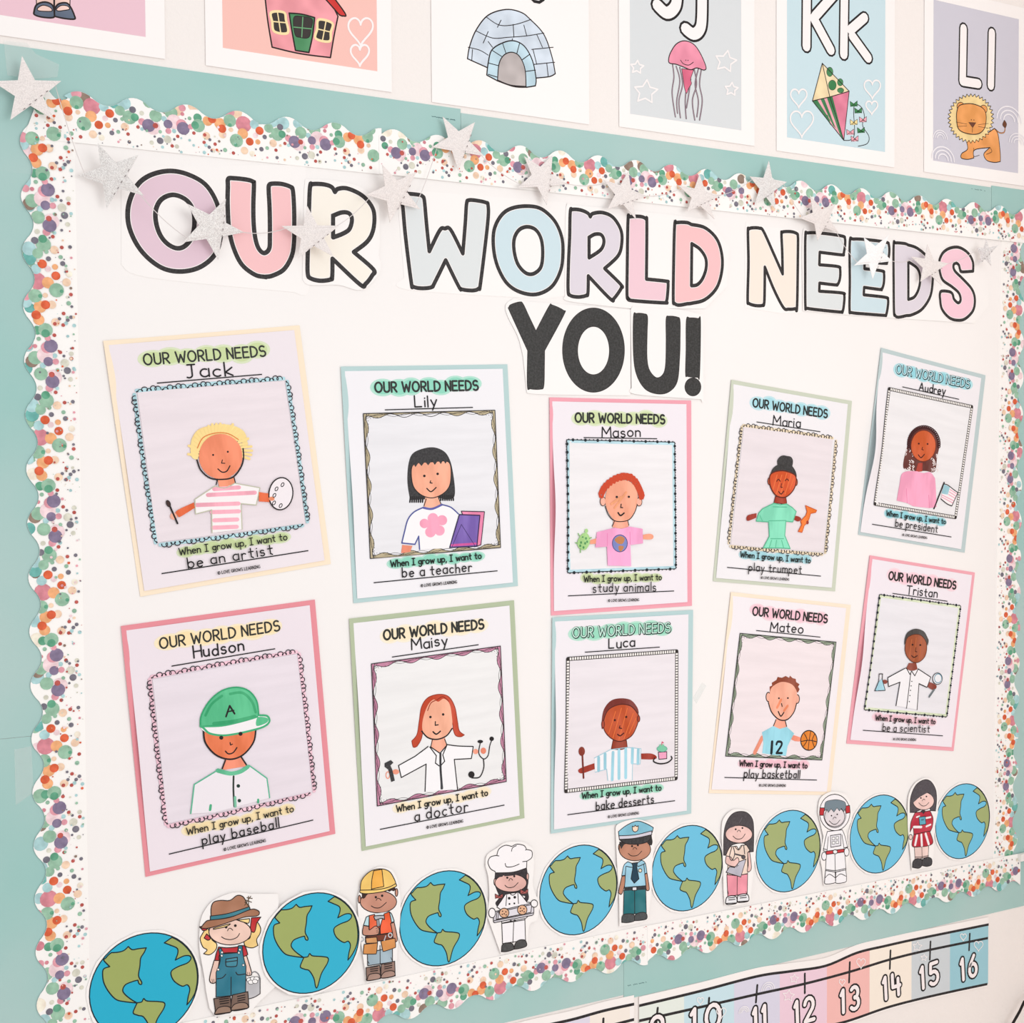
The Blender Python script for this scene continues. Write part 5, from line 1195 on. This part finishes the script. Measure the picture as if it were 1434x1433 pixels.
def h_(a):
    a.fill('40,-70! 200,-190! 380,-60! 452,90! 430,200 410,320! 240,298 85,262! 60,110', (243, 158, 166), 'shade', ol=K, w=.0018)
    a.fill('60,-110! 200,-230! 375,-85! 490,70 480,88 460,82! 350,-40 200,-180 50,-60!', (214, 52, 48), 'shade', ol=K, w=.0018)
def h_d(a):
    a.fill('180,72! 250,78 322,97! 310,200 290,292! 215,280! 195,170', (76, 142, 94), 'shade', ol=K, w=.0018); a.fill('205,98 250,90 308,105 302,160 288,208 240,208 212,190', (62, 56, 54), 'print', ol=K, w=.0008)
    a.line('256,95 250,205', .0012, (110, 170, 120)); a.line('206,150 304,160', .0012, (110, 170, 120))
def h_w(a):
    for s_, m_, n_ in (('80,68 150,68 162,110 172,182 98,175 85,120', '115,68 132,178', '82,118 166,126'), ('345,108 420,128 412,180 404,230 328,214 336,160', '385,118 366,222', '336,160 412,178')):
        a.fill(s_, (62, 56, 54), 'print', ol=(250, 226, 172), w=.0030); a.line(m_, .0014, (250, 226, 172)); a.line(n_, .0014, (250, 226, 172)); a.fill(s_, (62, 56, 54), 'print', ol=K, w=.0006) if 0 else None
alpha('alphabet card with a coral field, showing a pink house with a green door', .3515, 2.0245, (.3715, 2.0475, .5625, (248, 196, 186)), [('house_picture', f1, h_), ('door_picture', f1, h_d), ('window_picture', f1, h_w), ('heart_outline', f1, lambda a: (hrt(a, 578, 165, 88), hrt(a, 574, 298, 66)))])
def i_(a):
    a.fill('655,82! 658,65 667,42 684,21 709,13 730,17 743,27 762,48 773,78 778,103! 770,107 752,109! 684,95!', (214, 224, 236), 'shade', ol=K, w=.0016)
    for s_ in ('656,66 672,70 684,77', '667,43 690,53 712,52 738,50 762,46', '682,24 700,35 722,34 744,27', '662,69 661,84', '684,44 677,60', '702,28 697,38', '734,35 738,50', '718,54 716,62', '752,48 760,66', '684,58 690,66', '745,69 775,66', '748,90 777,87', '766,88 768,106', '747,70 752,90', '719,34 720,52'): a.line(s_, .0011, K)
    a.fill('682,105! 684,88 689,70 704,60 720,57 735,65 746,85 751,110 750,120! 738,122! 720,121 697,113!', (196, 222, 234), 'shade', ol=K, w=.0016)
    a.fill('697,112! 699,90 705,78 715,73 725,76 732,86 736,100 737,121! 715,119', (190, 180, 178), 'shade', ol=K, w=.0014)
    for s_ in ('684,88 699,92', '689,70 703,79', '704,60 709,75', '728,60 724,75', '742,76 731,84', '750,98 736,100', '684,104 697,108'): a.line(s_, .0011, K)
def il_(a): fat(a, '~752,-80 752,-10;~700,-90 690,-24', .028, .020)
alpha('white alphabet card without a tinted field, showing a blue igloo', .6355, 2.0195, None, [('igloo_picture', PX, i_), ('printed_letter', PX, il_)])
def j_(a): fat(a, '800,28 850,70 893,45 910,-20 915,-240;958,160 1000,188 1035,165 1048,100 1050,-90', .0230, .0162)
def j_p(a):
    for s_ in ('885,362 892,430 882,520 900,650', '905,370 925,450 908,560 912,630', '925,375 940,470 920,560 928,655', '1045,385 1035,470 1050,560 1035,668', '1028,385 1010,470 1028,560 1020,650', '1005,385 1018,470 995,560 1008,668', '965,470 955,560 960,660', '985,440 975,520 962,600'): a.line(s_, .0022, (82, 70, 80)); a.line(s_, .0009, (176, 150, 160))
    a.fill('935,382! 1002,390! 985,440 990,465 975,490 962,520 950,485 945,450', (226, 108, 138), 'shade', ol=K, w=.0008)
    a.fill('862,335 872,295 905,245 950,227 1000,245 1038,295 1070,370 1060,390 1020,378 985,388 950,375 905,358 870,352', (243, 150, 174), 'shade', ol=K, w=.0014)
    a.dots('958,335 970,336', 3); a.line('929,335 945,355 975,362 1000,346', .0011)
alpha('alphabet card with a pale grey field, showing a pink jellyfish under Jj', .9130, 2.0225, (.9305, 2.0420, 1.1195, (220, 223, 225)), [('printed_letter', f2, j_), ('jellyfish_picture', f2, j_p), ('star_outline', f2, lambda a: (stc(a, 686, 374, 38, .1), stc(a, 735, 512, 68, .1), stc(a, 1180, 342, 62, .2), stc(a, 1212, 497, 38, .1)))])
def k_(a): fat(a, '~226,-160 222,258;~270,90 385,-40;~262,100 358,278;~435,-120 430,302;~468,165 545,98;~478,200 566,322', .0205, .0146)
def k_p(a):
    a.fill('310,352! 255,562! 352,540!', (250, 226, 180), 'shade', smooth=False); a.fill('310,352! 460,508! 352,540!', (250, 230, 190), 'shade', smooth=False)
    for x, y, r, q in ((352, 400, 18, 26), (366, 474, 22, 28), (410, 458, 16, 20), (412, 503, 18, 14)): a.ell(x, y, r, q, (66, 136, 84), 'shade', K, .0006)
    a.fill('255,562! 352,540! 430,782!', (243, 172, 184), 'shade', smooth=False); a.fill('352,540! 460,508! 430,782!', (228, 130, 156), 'shade', smooth=False)
    for s_ in ('255,562! 282,556! 360,680! 318,640!', '300,552! 320,548! 385,715! 370,700!', '336,545! 366,536! 430,782! 408,750!', '320,640 340,640 360,700 352,690'): a.fill(s_, (60, 128, 80), 'shade', smooth=False)
    for s_ in ('310,352! 255,562! 430,782! 460,508! 310,352!', '310,352 352,540 430,782', '255,562 352,540 460,508'): a.line(s_, .0013, K, smooth=False)
    a.line('430,782 470,778 490,740 485,620 495,580 530,600 545,650 535,700 570,760 560,800 510,815', .0011, K)
    for x, y, c in ((485, 578, (66, 136, 84)), (510, 615, (66, 136, 84)), (485, 680, (250, 226, 160)), (536, 665, (243, 172, 184)), (525, 725, (66, 136, 84)), (465, 735, (243, 172, 184)), (490, 772, (243, 172, 184))):
        a.fill('%d,%d! %d,%d! %d,%d! %d,%d!' % (x - 20, y - 14, x + 20, y + 14, x + 20, y - 16, x - 18, y + 16), c, 'print', smooth=False, ol=K, w=.0006)
alpha('alphabet card with a light blue field, showing a patchwork kite under Kk', 1.1835, 2.0205, (1.2025, 2.0420, 1.3940, (204, 226, 233)), [('printed_letter', f3, k_), ('kite_picture', f3, k_p), ('heart_outline', f3, lambda a: (hrt(a, 178, 540, 58), hrt(a, 195, 680, 82), hrt(a, 588, 490, 58), hrt(a, 585, 595, 42)))])
def l_(a): fat(a, '~1098,158 1093,452 1180,466;~1256,182 1250,476', .0200, .0142)
def l_p(a):
    a.line('1275,720 1300,740 1325,735 1330,700', .0022, K); a.line('1275,720 1300,740 1325,735 1330,700', .0010, (228, 150, 84)); a.fill('1325,668! 1338,690 1330,712 1315,695', (110, 66, 44), 'print', ol=K, w=.0006)
    a.fill('1112,780! 1120,830 1088,855 1085,880 1120,888 1155,880! 1160,835 1245,822! 1215,850 1212,870 1230,895 1270,905 1303,900! 1302,850 1290,750 1270,715! 1200,760', (240, 162, 92), 'shade', ol=K, w=.0014)
    a.line('1155,825 1155,870 1185,865', .0009, K); a.line('1245,822 1255,845 1225,860', .0009, K)
    p = []
    for i in range(72):
        t = i / 72 * 6.28318; r = (1.0 if i % 2 else 1.13)
        p.append('%f,%f' % (1138 + 114 * r * math.cos(t), 660 + 122 * r * math.sin(t)))
    a.fill(' '.join(p), (246, 218, 156), 'shade', smooth=False, ol=K, w=.0010)
    a.ell(1080, 592, 20, 22, (238, 160, 88), 'shade', K, .0010); a.ell(1208, 610, 20, 24, (238, 160, 88), 'shade', K, .0010)
    a.fill('1062,610 1080,585 1140,578 1200,600 1222,640 1215,710 1180,745 1120,745 1070,720 1058,660', (241, 164, 92), 'shade', ol=K, w=.0014)
    a.fill('1125,682! 1165,684! 1147,712!', (112, 66, 48), 'print', ol=K, w=.0006); a.line('1146,710 1145,738', .0009, K); a.dots('1140,668 1154,669', 3)
    for s_ in ('1115,692 1055,680', '1115,702 1060,705', '1178,695 1235,688', '1178,705 1235,715'): a.line(s_, .0006, K)
def rain(a, cx, cy, R, ang):
    for k in (1, .72, .44):
        p = []
        for i in range(13):
            t = math.pi + math.pi * i / 12; p.append('%f,%f' % (cx + R * k * math.cos(t), cy + R * k * 1.15 * math.sin(t) + (ang * R * k * math.cos(t))))
        a.line(' '.join(p), .0022 if R > 50 else .0016, (244, 240, 244), smooth=False)
alpha('alphabet card with a lilac field, showing a lion under Ll', 1.4755, 2.0205, (1.4945, 2.0400, 1.6850, (209, 206, 217)), [('printed_letter', f3, l_), ('lion_picture', f3, l_p), ('rainbow_outline', f3, lambda a: (rain(a, 1350, 672, 68, .2), rain(a, 967, 770, 38, .15), rain(a, 982, 890, 62, .2), rain(a, 1398, 800, 48, .2)))])

# ================================================================== number line strips below the board
N5 = Frame(800, 1240, 2.262); N4 = Frame(1070, 1060, 3.841)
def nline(label, top, bot, secs, lines, ticks, nums, x_dummy=0):
    o = centre(PX, parse(top)[0]); b = Board(Vector((o.x, -.0012, o.z)), 0, depth=.002)
    t = thing('number_line_strip', label, 'number line', b)
    a = Art(b, PX, Stack(.0008))
    tp, bp = a.pts(top, False, True), a.pts(bot, False, True)
    up = lambda p, d: [(x, y + d) for x, y in p]
    sheet_mesh('paper_strip', up(tp, .0125) + up(bp, -.004)[::-1], .0002, .0005, (250, 244, 241), t, 'paper')
    def at(p, x):
        for q, r in zip(p, p[1:]):
            if q[0] <= x <= r[0]: return q[1] + (r[1] - q[1]) * (x - q[0]) / max(1e-9, r[0] - q[0])
        return p[0][1] if x < p[0][0] else p[-1][1]
    for x0, x1, c in secs:
        X0 = b.loc(x0, top_y(x0))[0]; X1 = b.loc(x1, top_y(x1))[0]; n = 6
        xs = [X0 + (X1 - X0) * i / n for i in range(n + 1)]
        s_ = a.sub(); s_.poly([(x, at(tp, x)) for x in xs] + [(x, at(bp, x)) for x in xs[::-1]], c); s_.build('tinted_square', t)
    for q in [tp, bp] + [a.pts(q, False, True) for q in lines]:
        l = a.sub(); l.rib(q, .0040, (28, 24, 26), 'ink', cap=False); l.build('printed_line', t)
    k = a.sub()
    for q in ticks: k.line(q, .0036, (28, 24, 26), 'ink', smooth=False)
    k.build('tick_mark', t, split=True)
    for fr, s0, p0, p1 in nums:
        g = a.sub(); g.f = fr
        text(g, s0, p0, p1, .0345, .0112, (28, 24, 26), gap=.5); text(g, s0, p0, p1, .0345, .0060, (250, 240, 240), gap=.5); g.build('printed_number', t)
    return t, a
def top_y(x): return 1409 + (1295 - 1409) * (x - 895) / (1384.5 - 895)
t, a = nline('pastel number line strip under the board, numbered up to 16', '895,1408.9 980,1388.5 1060.8,1367.5 1108,1360.5 1156,1353 1200,1334.7 1240,1325 1278,1316.5 1330,1306 1384.5,1295', '895,1503 1000,1479 1080,1456 1135,1442 1184.6,1431 1240,1412 1286,1399.7 1335,1388.5 1382.7,1378.4',
 [(895, 958, (232, 238, 230)), (958, 1028, (203, 228, 236)), (1028, 1092, (220, 216, 232)), (1092, 1158, (240, 208, 222)), (1158, 1217.8, (246, 190, 184)), (1217.8, 1276.6, (250, 238, 224)), (1276.6, 1330.5, (208, 214, 218)), (1330.5, 1384, (158, 204, 216))],
 ['895,1430 980,1411 1061,1392.5 1127,1378 1189,1361.6 1246.5,1344 1300,1331 1383.5,1314'],
 ['921,1412 919,1433', '993,1398 991,1425', '1060.5,1380 1058.5,1404', '1127,1364 1127,1391', '1190,1348 1189,1376', '1247,1331.5 1246,1357', '1303,1319 1302,1344', '1358,1308 1357,1331'],
 [(PX, '9', (912, 1460), (928, 1456)), (PX, '10', (968, 1448), (1008, 1438)), (N4, '11', (-55, 1480), (5, 1462)), (N4, '12', (168, 1442), (268, 1410)), (N4, '13', (415, 1378), (508, 1350)), (N4, '14', (645, 1306), (732, 1275)), (N4, '15', (845, 1248), (935, 1215)), (N4, '16', (1062, 1202), (1142, 1172))])
d = a.sub(); d.f = N4
for x, y, s_ in ((520, 1108, 30), (418, 1212, 20), (1070, 968, 21), (1152, 1015, 30)): hrt(d, x, y, s_, w=.0013)
for x, y, s_ in ((160, 1193, 24), (130, 1285, 32), (822, 1020, 26), (858, 1080, 18)): stc(d, x, y, s_, .1, w=.0012)
d.f = N5
for x, y, s_ in ((408, 365, 13), (474, 402, 19)): hrt(d, x, y, s_, w=.0012)
rain(d, 622, 330, 20, -.2); rain(d, 546, 402, 16, -.2); d.build('white_outline', t, split=True)
t, a = nline('second number line strip, cut off at the lower frame edge left of the first', '640,1468 740,1442 800,1428.5 845,1416 888,1406.5', '640,1560 740,1536 800,1524 845,1510 888,1500',
 [(640, 700, (246, 200, 196)), (700, 790, (240, 208, 222)), (790, 826, (226, 220, 234)), (826, 882, (246, 236, 226))],
 ['640,1490 740,1464 800,1450 845,1439 888,1428'], ['845,1427 844,1450', '760,1450 759,1474'], [(PX, '8', (836, 1482), (856, 1477))] if 0 else [])

# ================================================================== silver star garland
def star_mesh(tips, col, kind, parent, dep, tilt, label=None):
    """tips: five photo pixels; a regular paper star is fitted to them in its own plane"""
    o = sum((W(x, y, dep) for x, y in tips), Vector()) / 5
    P = []
    for i, (x, y) in enumerate(tips):
        w0 = W(x, y, dep) - o; dd = dep + tilt[0] * w0.x + tilt[1] * w0.z
        P.append(W(x, y, dd))
    o = sum(P, Vector()) / 5
    # affine star: first harmonic of the five tips
    cx = sum(((p - o) * math.cos(i * 1.256637) for i, p in enumerate(P)), Vector()) * .4
    sx = sum(((p - o) * math.sin(i * 1.256637) for i, p in enumerate(P)), Vector()) * .4
    v = []; nrm = cx.cross(sx).normalized()
    if nrm.y > 0: nrm = -nrm
    for i in range(10):
        t = i * .6283185; r = 1 if i % 2 == 0 else .40
        q = o + (cx * math.cos(t) + sx * math.sin(t)) * r
        if i % 2 == 0: q = q * .35 + P[i // 2] * .65
        v.append(q)
    ob = o
    th = .0009; vv = [p - ob for p in v] + [p - ob + nrm * -th for p in v] + [nrm * .0012, nrm * (-th)]
    f = []
    for i in range(10):
        j = (i + 1) % 10; f.append((20, i, j)); f.append((21, j + 10, i + 10)); f.append((i + 10, j + 10, j, i))
    # face the viewer
    a, b_, c = vv[20], vv[0], vv[1]
    if (b_ - a).cross(c - a).dot(nrm) < 0: f = [tuple(reversed(q)) for q in f]
    s_ = mesh_obj('star', [tuple(p) for p in vv], f, [0] * len(f), [mat(col, kind)], parent); s_.location = ob
    if label: s_['label'] = label
    # stitched seam across the star
    d = (v[0] - ob) if parent.get('seam', 0) else (v[8] - ob); d = v[2] - v[6]; n = 9; sv, sf = [], []
    side_ = d.normalized().cross(nrm).normalized() * .0004
    for k in range(n):
        p0 = (v[6] - ob) + d * ((k + .25) / n); p1 = (v[6] - ob) + d * ((k + .6) / n)
        r0 = abs((k + .4) / n - .5) * 2; 
        if r0 > .62: continue
        up = nrm * .0024 * 1.0
        base = len(sv); sv += [tuple(p0 + up - side_), tuple(p1 + up - side_), tuple(p1 + up + side_), tuple(p0 + up + side_)]; sf.append((base, base + 1, base + 2, base + 3))
    if sf: mesh_obj('stitching', sv, sf, [0] * len(sf), [mat((128, 116, 116))], s_)
    return s_, v, ob
STARS = [([(30.2, 77.9), (85.9, 113.6), (76.1, 167.8), (13.8, 167.8), (-10, 114)], 0, .014, (.0, .0)),
 ([(137, 201), (193.5, 216.6), (201.8, 274.4), (149, 291.5), (109.3, 245)], 1, .024, (.35, .25)),
 ([(262.4, 285.3), (316.5, 278.6), (342.4, 325.4), (305.6, 363.6), (256.7, 339.2)], 1, .016, (-.2, .1)),
 ([(430.4, 288.6), (474.7, 316.5), (467.2, 358.9), (417, 362.2), (394.4, 316.5)], 0, .020, (.15, 0)),
 ([(535.1, 231.2), (583.6, 240), (588.1, 293.5), (546, 311.6), (513.3, 272.6)], 0, .018, (-.2, .1)),
 ([(620, 163.3), (665.3, 170.9), (677.8, 218.6), (641.9, 238.7), (605, 206)], 0, .012, (.05, 0)),
 ([(735, 218.6), (773.3, 217.3), (795.4, 257.5), (766, 287.2), (725, 262.6)], 0, .012, (0, -.1)),
 ([(880, 240), (906, 275), (890.9, 306.5), (850.7, 292.7), (844.9, 251.3)], 0, .013, (-.05, -.1)),
 ([(980, 243.7), (1009, 273.9), (1000.9, 307), (962.5, 295.2), (949.9, 260)], 0, .013, (-.05, -.1)),
 ([(1076.3, 224.9), (1102.9, 255), (1085.3, 292.7), (1056.7, 287.7), (1050.4, 247.5)], 1, .012, (0, 0)),
 ([(1134.3, 273.9), (1170.7, 285.2), (1174.5, 326.6), (1145.1, 336.7), (1120.5, 305.3)], 0, .016, (-.15, 0)),
 ([(1210, 332.7), (1245.4, 329.2), (1248.9, 365.8), (1222.7, 390.8), (1196, 371.9)], 2, .024, (.1, .1)),
 ([(1298.5, 342), (1329, 369.3), (1318.6, 400.2), (1289.5, 394.3), (1275.9, 359.7)], 0, .018, (.1, 0)),
 ([(1380.5, 336.2), (1398, 342.3), (1388.3, 373.7), (1367.4, 373.7), (1367.4, 345.8)], 1, .022, (.5, .2))]
gb = Board(W(700, 260, 0), 0)
gar = thing('star_garland', 'silver paper star garland on a fine thread draped over the top of the board', 'garland', Board(Vector((W(700, 260).x, 0, W(700, 260).z)), 0))
gar.matrix_world = Matrix.Translation((W(700, 260).x, 0, W(700, 260).z))
gl = Vector((W(700, 260).x, 0, W(700, 260).z)); anchors = []
STC = [((230, 222, 219), 'satin'), ((243, 237, 235), 'glitter'), ((250, 247, 247), 'satin')]
for tips, k, dep, tilt in STARS:
    s_, v, ob = star_mesh(tips, STC[k][0], STC[k][1], gar, dep, tilt)
    s_.location = ob - gl
    left = min(v, key=lambda q: q.x); right = max(v, key=lambda q: q.x)
    anchors.append((ob + (left - ob) * .8, ob + (right - ob) * .8))
def tube(name, pts, r, m, parent, loc=Vector((0, 0, 0)), n=5):
    v, f = [], []
    P = [q - loc for q in pts]
    for i, p in enumerate(P):
        d = (P[min(i + 1, len(P) - 1)] - P[max(i - 1, 0)]).normalized()
        a = d.cross(Vector((0, 1, 0))); a = (a if a.length > .01 else Vector((1, 0, 0))).normalized(); b = d.cross(a)
        v += [tuple(p + (a * math.cos(k * 6.28318 / n) + b * math.sin(k * 6.28318 / n)) * r) for k in range(n)]
        if i: f += [((i - 1) * n + k, (i - 1) * n + (k + 1) % n, i * n + (k + 1) % n, i * n + k) for k in range(n)]
    f += [tuple(range(n))[::-1], tuple(range(len(v) - n, len(v)))]
    return mesh_obj(name, v, f, [0] * len(f), [m], parent)
th = []
for i in range(len(anchors) - 1):
    A, B = anchors[i][1], anchors[i + 1][0]
    if i == 0: th.append(anchors[0][0])
    th.append(anchors[i][1]); sag = .004 + .02 * max(0, (B - A).length - .05)
    for k in range(1, 7):
        u = k / 7; p = A.lerp(B, u); p = p + Vector((0, 0, -sag * 4 * u * (1 - u))); p.y = min(p.y, -.006); th.append(p)
    th.append(B)
tube('thread', th, .00045, mat((222, 214, 212)), gar, gl)

# ------------------------------------------------------------------ bits of clear tape, a cord and a white clip
def tape(label, fr, spec, y):
    o = centre(fr, parse(spec)[0]); b = Board(Vector((o.x, -y, o.z)), 0, depth=y)
    t = thing('tape_piece', label, 'tape', b); a = Art(b, fr, Stack(0))
    sheet_mesh('tape_film', a.pts(spec, True, False), 0, .0002, (240, 246, 244), t, 'tape')
tape('wrinkled clear tape on the teal paper behind the top left star', f0, '20,225! 150,240! 200,300! 330,360! 320,430! 200,440! 40,420!', .0012)
tape('small clear tape scrap on the white board between the baker and basketball posters', PX, '970,978! 983,956! 989,961! 975,986!', YB + .0002)
tape('faint clear tape strip on the teal paper at the left edge, halfway down', PX, '20,1050! 44,1045! 47,1110! 22,1128!', .0012)
cord = [W(*N4(1398, 1320), .02), W(*N4(1375, 1370), .02), W(*N4(1335, 1440), .018), W(*N4(1300, 1500), .012)]
cord = [Vector((CX - .004, cord[0].y, cord[0].z + .012))] + cord + [cord[-1] + Vector((-.02, 0, -.12)), cord[-1] + Vector((-.03, 0, -.4))]
c = tube('hanging_cord', cord, .0022, mat((34, 28, 28)), None)
c['label'] = 'black cord hanging at the lower right corner of the wall'; c['category'] = 'cord'
pc = W(1429, 1200, .004)
cb = box('cord_clip', (pc.x - .006, -.010, pc.z - .006), (CX - .001, -.0042, pc.z + .006), mat((238, 236, 232)))
cb['label'] = 'small white clip at the right end of the bottom border'; cb['category'] = 'clip'
